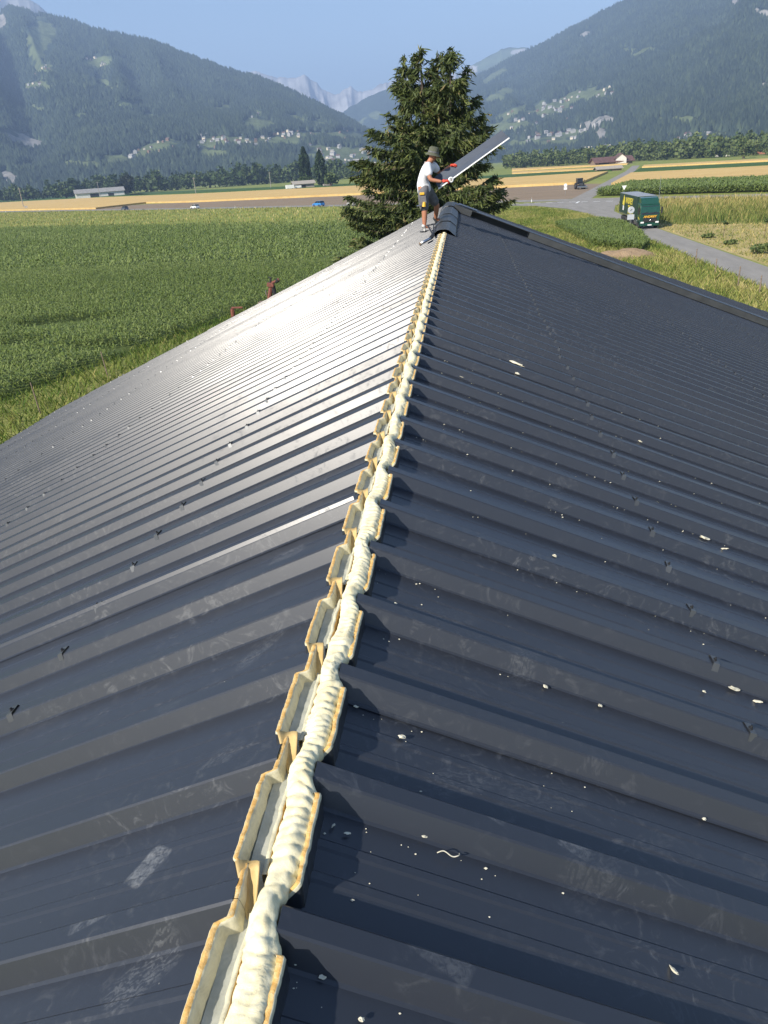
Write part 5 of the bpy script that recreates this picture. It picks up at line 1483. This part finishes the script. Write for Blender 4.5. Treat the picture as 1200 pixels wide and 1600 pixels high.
# ------------------------------------------------------------------ the roofer
def on_left(px, py):
    p = hit(-1, px, py, 0.0); return p
foot_n = on_left(665, 362)
YP = foot_n.y
def skin(name, J, E, mat, parent, root, sub=2):
    names = list(J); me = bpy.data.meshes.new(name)
    me.from_pydata([tuple(J[k][0]) for k in names], [(names.index(a), names.index(b)) for a, b in E], [])
    o = link(name, me, mat, parent)
    m = o.modifiers.new('skin', 'SKIN'); m.use_smooth_shade = True
    sk = me.skin_vertices[0].data
    for i, k in enumerate(names):
        rr_ = J[k][1]; sk[i].radius = rr_ if isinstance(rr_, tuple) else (rr_, rr_)
        sk[i].use_root = (k == root)
    s = o.modifiers.new('sub', 'SUBSURF'); s.levels = sub; s.render_levels = sub
    return o
person = empty('person', foot_n)
tag(person, 'roofer in white T-shirt, grey shorts and olive hat lifting a metal sheet', 'person')
P0 = person.location
K = YP / 15.8
def pj(px, py, dY=0.0): return at(px, py, YP + dY) - P0
M['skin'] = pmat('tanned_skin', (0.40, 0.17, 0.095), .55, 0, .1, 8)
M['shirt'] = pmat('white_tshirt', (0.74, 0.75, 0.77), .9, 0, .06, 12, .3, .01)
M['shorts'] = pmat('grey_work_shorts', (0.13, 0.13, 0.14), .9, 0, .3, 14, .3, .01)
M['hat'] = pmat('olive_hat', (0.085, 0.09, 0.06), .9, 0, .2, 16)
M['glove'] = pmat('red_work_glove', (0.62, 0.06, 0.03), .7, 0, .2, 20)
M['boot'] = pmat('dark_boot', (0.03, 0.03, 0.03), .7, 0, .2, 10)
M['shoe'] = pmat('pale_grey_shoe', (0.45, 0.44, 0.42), .8, 0, .2, 14)
fF = pj(683, 345.5, .62)
zf = slope(-1, XR - (P0 + fF).x, (P0 + fF).y).z - P0.z
fF.z = zf
aN = Vector((0, 0, .10)) + Vector((-.02, 0, 0)); aF = fF + Vector((-.03, 0, .10))
hipN, hipF = pj(659.5, 300, .05), pj(668, 299, .30)
knN = pj(663.5, 330, .02); knF = pj(682.5, 320, .42)
pel = (hipN + hipF) / 2 + Vector((0, 0, .06))
J = {'pel': (pel, (.11, .09)), 'waist': (pj(659, 287, .15), (.12, .095)), 'chest': (pj(662, 267, .16), (.165, .125)), 'neckb': (pj(670, 254.5, .18), (.075, .07)), 'neck': (pj(673, 251, .18), .058), 'head': (pj(677, 245, .18), (.088, .095)), 'crown': (pj(677.5, 239.5, .18), (.085, .09)),
     'hN': (hipN, .075), 'kN': (knN, .066), 'cN': (knN.lerp(aN, .35), .062), 'aN': (aN, .040), 'tN': (aN + Vector((.13, .06, -.05)), .036),
     'hF': (hipF, .075), 'kF': (knF, .066), 'cF': (knF.lerp(aF, .35), .060), 'aF': (aF, .040), 'tF': (aF + Vector((.14, .05, -.05)), .036),
     'sN': (pj(667, 259.5, .0), .078), 'eN': (pj(672.5, 281, -.10), .046), 'wN': (pj(691, 284, -.12), .030),
     'sF': (pj(677, 258, .34), .072), 'eF': (pj(688, 272, .46), .044), 'wF': (pj(703, 259, .40), .030)}
E_ = [('pel', 'waist'), ('waist', 'chest'), ('chest', 'neckb'), ('neckb', 'neck'), ('neck', 'head'), ('head', 'crown'), ('pel', 'hN'), ('hN', 'kN'), ('kN', 'cN'), ('cN', 'aN'), ('aN', 'tN'), ('pel', 'hF'), ('hF', 'kF'), ('kF', 'cF'), ('cF', 'aF'), ('aF', 'tF'), ('chest', 'sN'), ('sN', 'eN'), ('eN', 'wN'), ('chest', 'sF'), ('sF', 'eF'), ('eF', 'wF')]
body = skin('body', J, E_, M['skin'], person, 'pel')
def lp(a, b, t): return J[a][0].lerp(J[b][0], t)
JS = {'w0': (J['pel'][0] + Vector((-.01, 0, -.15)), (.20, .17)), 'w1': (J['pel'][0] + Vector((-.01, 0, .06)), (.195, .165)), 'w': (J['waist'][0], (.172, .135)), 'c': (J['chest'][0], (.190, .15)), 'n': (lp('chest', 'neckb', .85), (.10, .085)), 'sN': (J['sN'][0], .100), 'uN': (lp('sN', 'eN', .35), .088), 'xN': (lp('sN', 'eN', .80), .084), 'sF': (J['sF'][0], .095), 'uF': (lp('sF', 'eF', .3), .085), 'xF': (lp('sF', 'eF', .70), .08)}
skin('tshirt', JS, [('w0', 'w1'), ('w1', 'w'), ('w', 'c'), ('c', 'n'), ('c', 'sN'), ('sN', 'uN'), ('uN', 'xN'), ('c', 'sF'), ('sF', 'uF'), ('uF', 'xF')], M['shirt'], person, 'c')
JP = {'p': (J['pel'][0] + Vector((0, 0, -.01)), (.178, .150)), 'b': (J['pel'][0] + Vector((0, 0, .13)), (.172, .145)), 'hN': (hipN, .132), 'mN': (lp('hN', 'kN', .6), .112), 'kN': (lp('hN', 'kN', 1.06), .098), 'hF': (hipF, .130), 'mF': (lp('hF', 'kF', .6), .110), 'kF': (lp('hF', 'kF', 1.04), .096)}
skin('shorts', JP, [('b', 'p'), ('p', 'hN'), ('hN', 'mN'), ('mN', 'kN'), ('p', 'hF'), ('hF', 'mF'), ('mF', 'kF')], M['shorts'], person, 'p')
# bucket hat, tipped forward
hc = J['head'][0] + Vector((0, 0, .055)); hr = Matrix.Rotation(R(14), 3, 'Y')
MB().lathe([(.165, -.035), (.160, -.028), (.112, .018), (.108, .05), (.098, .115), (.06, .135), (0, .138)], hc, 18, hr).build('hat', M['hat'], person, True)
MB().lathe([(.114, .020), (.112, .045), (.110, .046), (.110, .020)], hc, 18, hr).build('hat_band', M['shorts'], person)
# face: nose, eyes, ear, beard shadow
hd = J['head'][0]; fw = Vector((.95, .25, -.12)).normalized(); sdv = Vector((-.25, .95, 0)).normalized()
MB().tube([hd + fw * .085 + Vector((0, 0, .02)), hd + fw * .118 + Vector((0, 0, -.012)), hd + fw * .092 + Vector((0, 0, -.022))], [.010, .016, .012], 7).build('nose', M['skin'], body, True)
for s in (-1, 1):
    e = bmesh.new(); bmesh.ops.create_icosphere(e, subdivisions=2, radius=.011)
    MB().add(e, hd + fw * .088 + sdv * s * .034 + Vector((0, 0, .018))).build('eye', M['black'], body, True)
    e = bmesh.new(); bmesh.ops.create_icosphere(e, subdivisions=2, radius=1); bmesh.ops.scale(e, vec=(.022, .012, .034), verts=e.verts)
    MB().add(e, hd + sdv * s * .092 + Vector((0, 0, .0)) - fw * .01).build('ear', M['skin'], body, True)
MB().tube([hd + fw * .088 + sdv * .028 + Vector((0, 0, -.045)), hd + fw * .098 + Vector((0, 0, -.045)), hd + fw * .088 - sdv * .028 + Vector((0, 0, -.045))], .006, 6).build('mouth', M['rust'], body, True)
# gloved hands closing on the sheet
def hand(wrist, fwd, upv, side_, name):
    fwd = fwd.normalized(); upv = (upv - fwd * upv.dot(fwd)).normalized(); lat = fwd.cross(upv)
    JH = {'w': (wrist, .031), 'p': (wrist + fwd * .055, (.043, .030)), 'q': (wrist + fwd * .095, (.045, .028))}; EH = [('w', 'p'), ('p', 'q')]
    for k, (o_, L) in enumerate(((-.034, .070), (-.011, .085), (.012, .080), (.034, .062))):
        b0 = wrist + fwd * .095 + lat * o_
        JH['a%d' % k] = (b0 + fwd * L * .35, .0125); JH['b%d' % k] = (b0 + fwd * L * .62 - upv * L * .35, .0115); JH['c%d' % k] = (b0 + fwd * L * .40 - upv * L * .72, .0105)
        EH += [('q', 'a%d' % k), ('a%d' % k, 'b%d' % k), ('b%d' % k, 'c%d' % k)]
    JH['t0'] = (wrist + fwd * .045 + lat * side_ * .048, .016); JH['t1'] = (wrist + fwd * .085 + lat * side_ * .060 - upv * .03, .013); JH['t2'] = (wrist + fwd * .105 + lat * side_ * .045 - upv * .055, .011)
    EH += [('p', 't0'), ('t0', 't1'), ('t1', 't2')]
    skin(name, JH, EH, M['glove'], person, 'p')
hand(J['wN'][0], Vector((1, .25, .1)), Vector((-.2, -.6, .75)), -1, 'glove')
hand(J['wF'][0], Vector((1, .0, .1)), Vector((-.2, .3, .9)), 1, 'glove')
# shoes
def boot(a, yaw, mat, name, cuff=0):
    m = Matrix.Rotation(yaw, 3, 'Z'); tl = Matrix.Rotation(R(0), 3, 'Y')
    JB = {'h': (a + m @ Vector((-.05, 0, -.055)), (.047, .043)), 'm': (a + m @ Vector((.05, 0, -.062)), (.048, .036)), 't': (a + m @ Vector((.165, 0, -.070)), (.044, .028)), 'c': (a + Vector((0, 0, .05)), .052)}
    skin(name, JB, [('c', 'h'), ('h', 'm'), ('m', 't')], mat, person, 'h')
    MB().box(a + m @ Vector((.055, 0, -.098)), (.30, .10, .022), m, bev=.008).build('sole', M['black'], person)
boot(aN, .4, M['shoe'], 'shoe'); boot(aF, .3, M['boot'], 'shoe')
# tool pouch on the near thigh
pc = lp('hN', 'kN', .42) + Vector((0, -.13, 0))
pch = MB().box(pc, (.15, .05, .24), Matrix.Rotation(-.1, 3, 'Y'), bev=.015).build('tool_pouch', M['shorts'], person)
M['toolyellow'] = pmat('yellow_tool', (0.72, 0.42, 0.03), .5, 0, .15, 9)
MB().box(pc + Vector((-.01, -.03, .13)), (.10, .04, .05), bev=.012).build('pouch_flap', M['toolyellow'], pch)
MB().tube([pc + Vector((.02, -.04, -.12)), pc + Vector((.03, -.04, -.03))], [.040, .028], 8).build('tape_measure', M['toolyellow'], pch)
MB().tube([pc + Vector((-.13, -.03, -.10)), pc + Vector((-.04, -.03, -.09))], .014, 6).build('hammer_handle', M['steel'], pch)

# the ridge sheet in his hands
SY = YP + .12
q0, q1 = at(700, 283, SY), at(795.5, 214.5, SY + .45)
u0, u1 = at(684, 273, SY + .22), at(784, 203.5, SY + .62)
q0 = q0 + (q0 - q1) * .16; u0 = u0 + (u0 - u1) * .06
sh = empty('metal_sheet', q0); tag(sh, 'long dark folded ridge sheet with a white lower edge held by the roofer', 'sheet')
ax = (q1 - q0).normalized(); nr_ = ax.cross(u0 - q0).normalized()
def sp(p, off=0): return p - q0 + nr_ * off
mid0, mid1 = q0.lerp(u0, .5) + nr_ * -.03, q1.lerp(u1, .5) + nr_ * -.03
M['sheet'] = pmat('slate_blue_coated_sheet', (0.070, 0.082, 0.105), .42, 0, .08, 3)
o = MB().quadlist([sp(q0), sp(q1), mid1 - q0, mid0 - q0, sp(u1), sp(u0)], [(0, 1, 2, 3), (3, 2, 4, 5)]).build('plate', M['sheet'], sh)
m = o.modifiers.new('t', 'SOLIDIFY'); m.thickness = .004
dn = (q0 - u0).normalized()
MB().quadlist([sp(q0), sp(q1), sp(q1) + dn * .022 - nr_ * .012, sp(q0) + dn * .022 - nr_ * .012], [(0, 1, 2, 3)]).build('white_hem', M['white'], sh).modifiers.new('t', 'SOLIDIFY').thickness = .004
# roll of white tape hanging by his hand
c = at(704.5, 281, SY - .10); t = empty('tape_roll', c); tag(t, 'white roll of sealing tape hanging at the near hand', 'tape roll')
MB().lathe([(.022, -.022), (.055, -.022), (.058, 0), (.055, .022), (.022, .022), (.022, -.022)], (0, 0, 0), 20, Matrix.Rotation(PI / 2, 3, 'X') @ Matrix.Rotation(.3, 3, 'Y')).build('roll', M['white'], t, True)
MB().lathe([(.016, -.024), (.022, -.024), (.022, .024), (.016, .024), (.016, -.024)], (0, 0, 0), 16, Matrix.Rotation(PI / 2, 3, 'X') @ Matrix.Rotation(.3, 3, 'Y')).build('core', M['wood'], t)

# foam gun lying on the ribs at his feet
g0, g1, g2, g3 = [hit(-1, px, py, .03) for px, py in ((657, 383), (673, 374), (677, 371), (670, 360))]
t = empty('foam_gun', g1); tag(t, 'black foam gun with a silver tube lying on the left slope', 'tool')
z_ = Vector((0, 0, .02))
MB().tube([g0 - g1 + z_, g1 - g1 + z_], .026, 10).build('tube', M['steel'], t, True)
MB().tube([g0 - g1 + z_ * 1.0 + (g0 - g1) * .06, g0 - g1 + z_], .030, 10).build('cap', M['wood'], t, True)
MB().tube([z_, g2 - g1 + z_ * 2], .032, 8).build('body', M['black'], t)
MB().tube([g2 - g1 + z_ * 2, g3 - g1 + Vector((-.02, 0, .10))], .016, 7).build('handle', M['black'], t)
MB().tube([g2 - g1 + z_ * 2, hit(-1, 678, 357, .03) - g1 + Vector((0, 0, .08))], .013, 7).build('trigger', M['black'], t)
MB().tube([g3 - g1 + Vector((-.02, 0, .10)), hit(-1, 678, 357, .03) - g1 + Vector((0, 0, .08))], .012, 7).build('brace', M['black'], t)
# small sheet offcut lying over the flashing
c = fl_pt(.42, FY - .02, .205); o = MB().box((0, 0, 0), (.52, .30, .004)).build('sheet_offcut', M['sheet']); o.location = c; o.rotation_euler = (0, R(22), R(-6))
tag(o, 'small grey sheet offcut lying on the flashing beside the ridge', 'sheet')
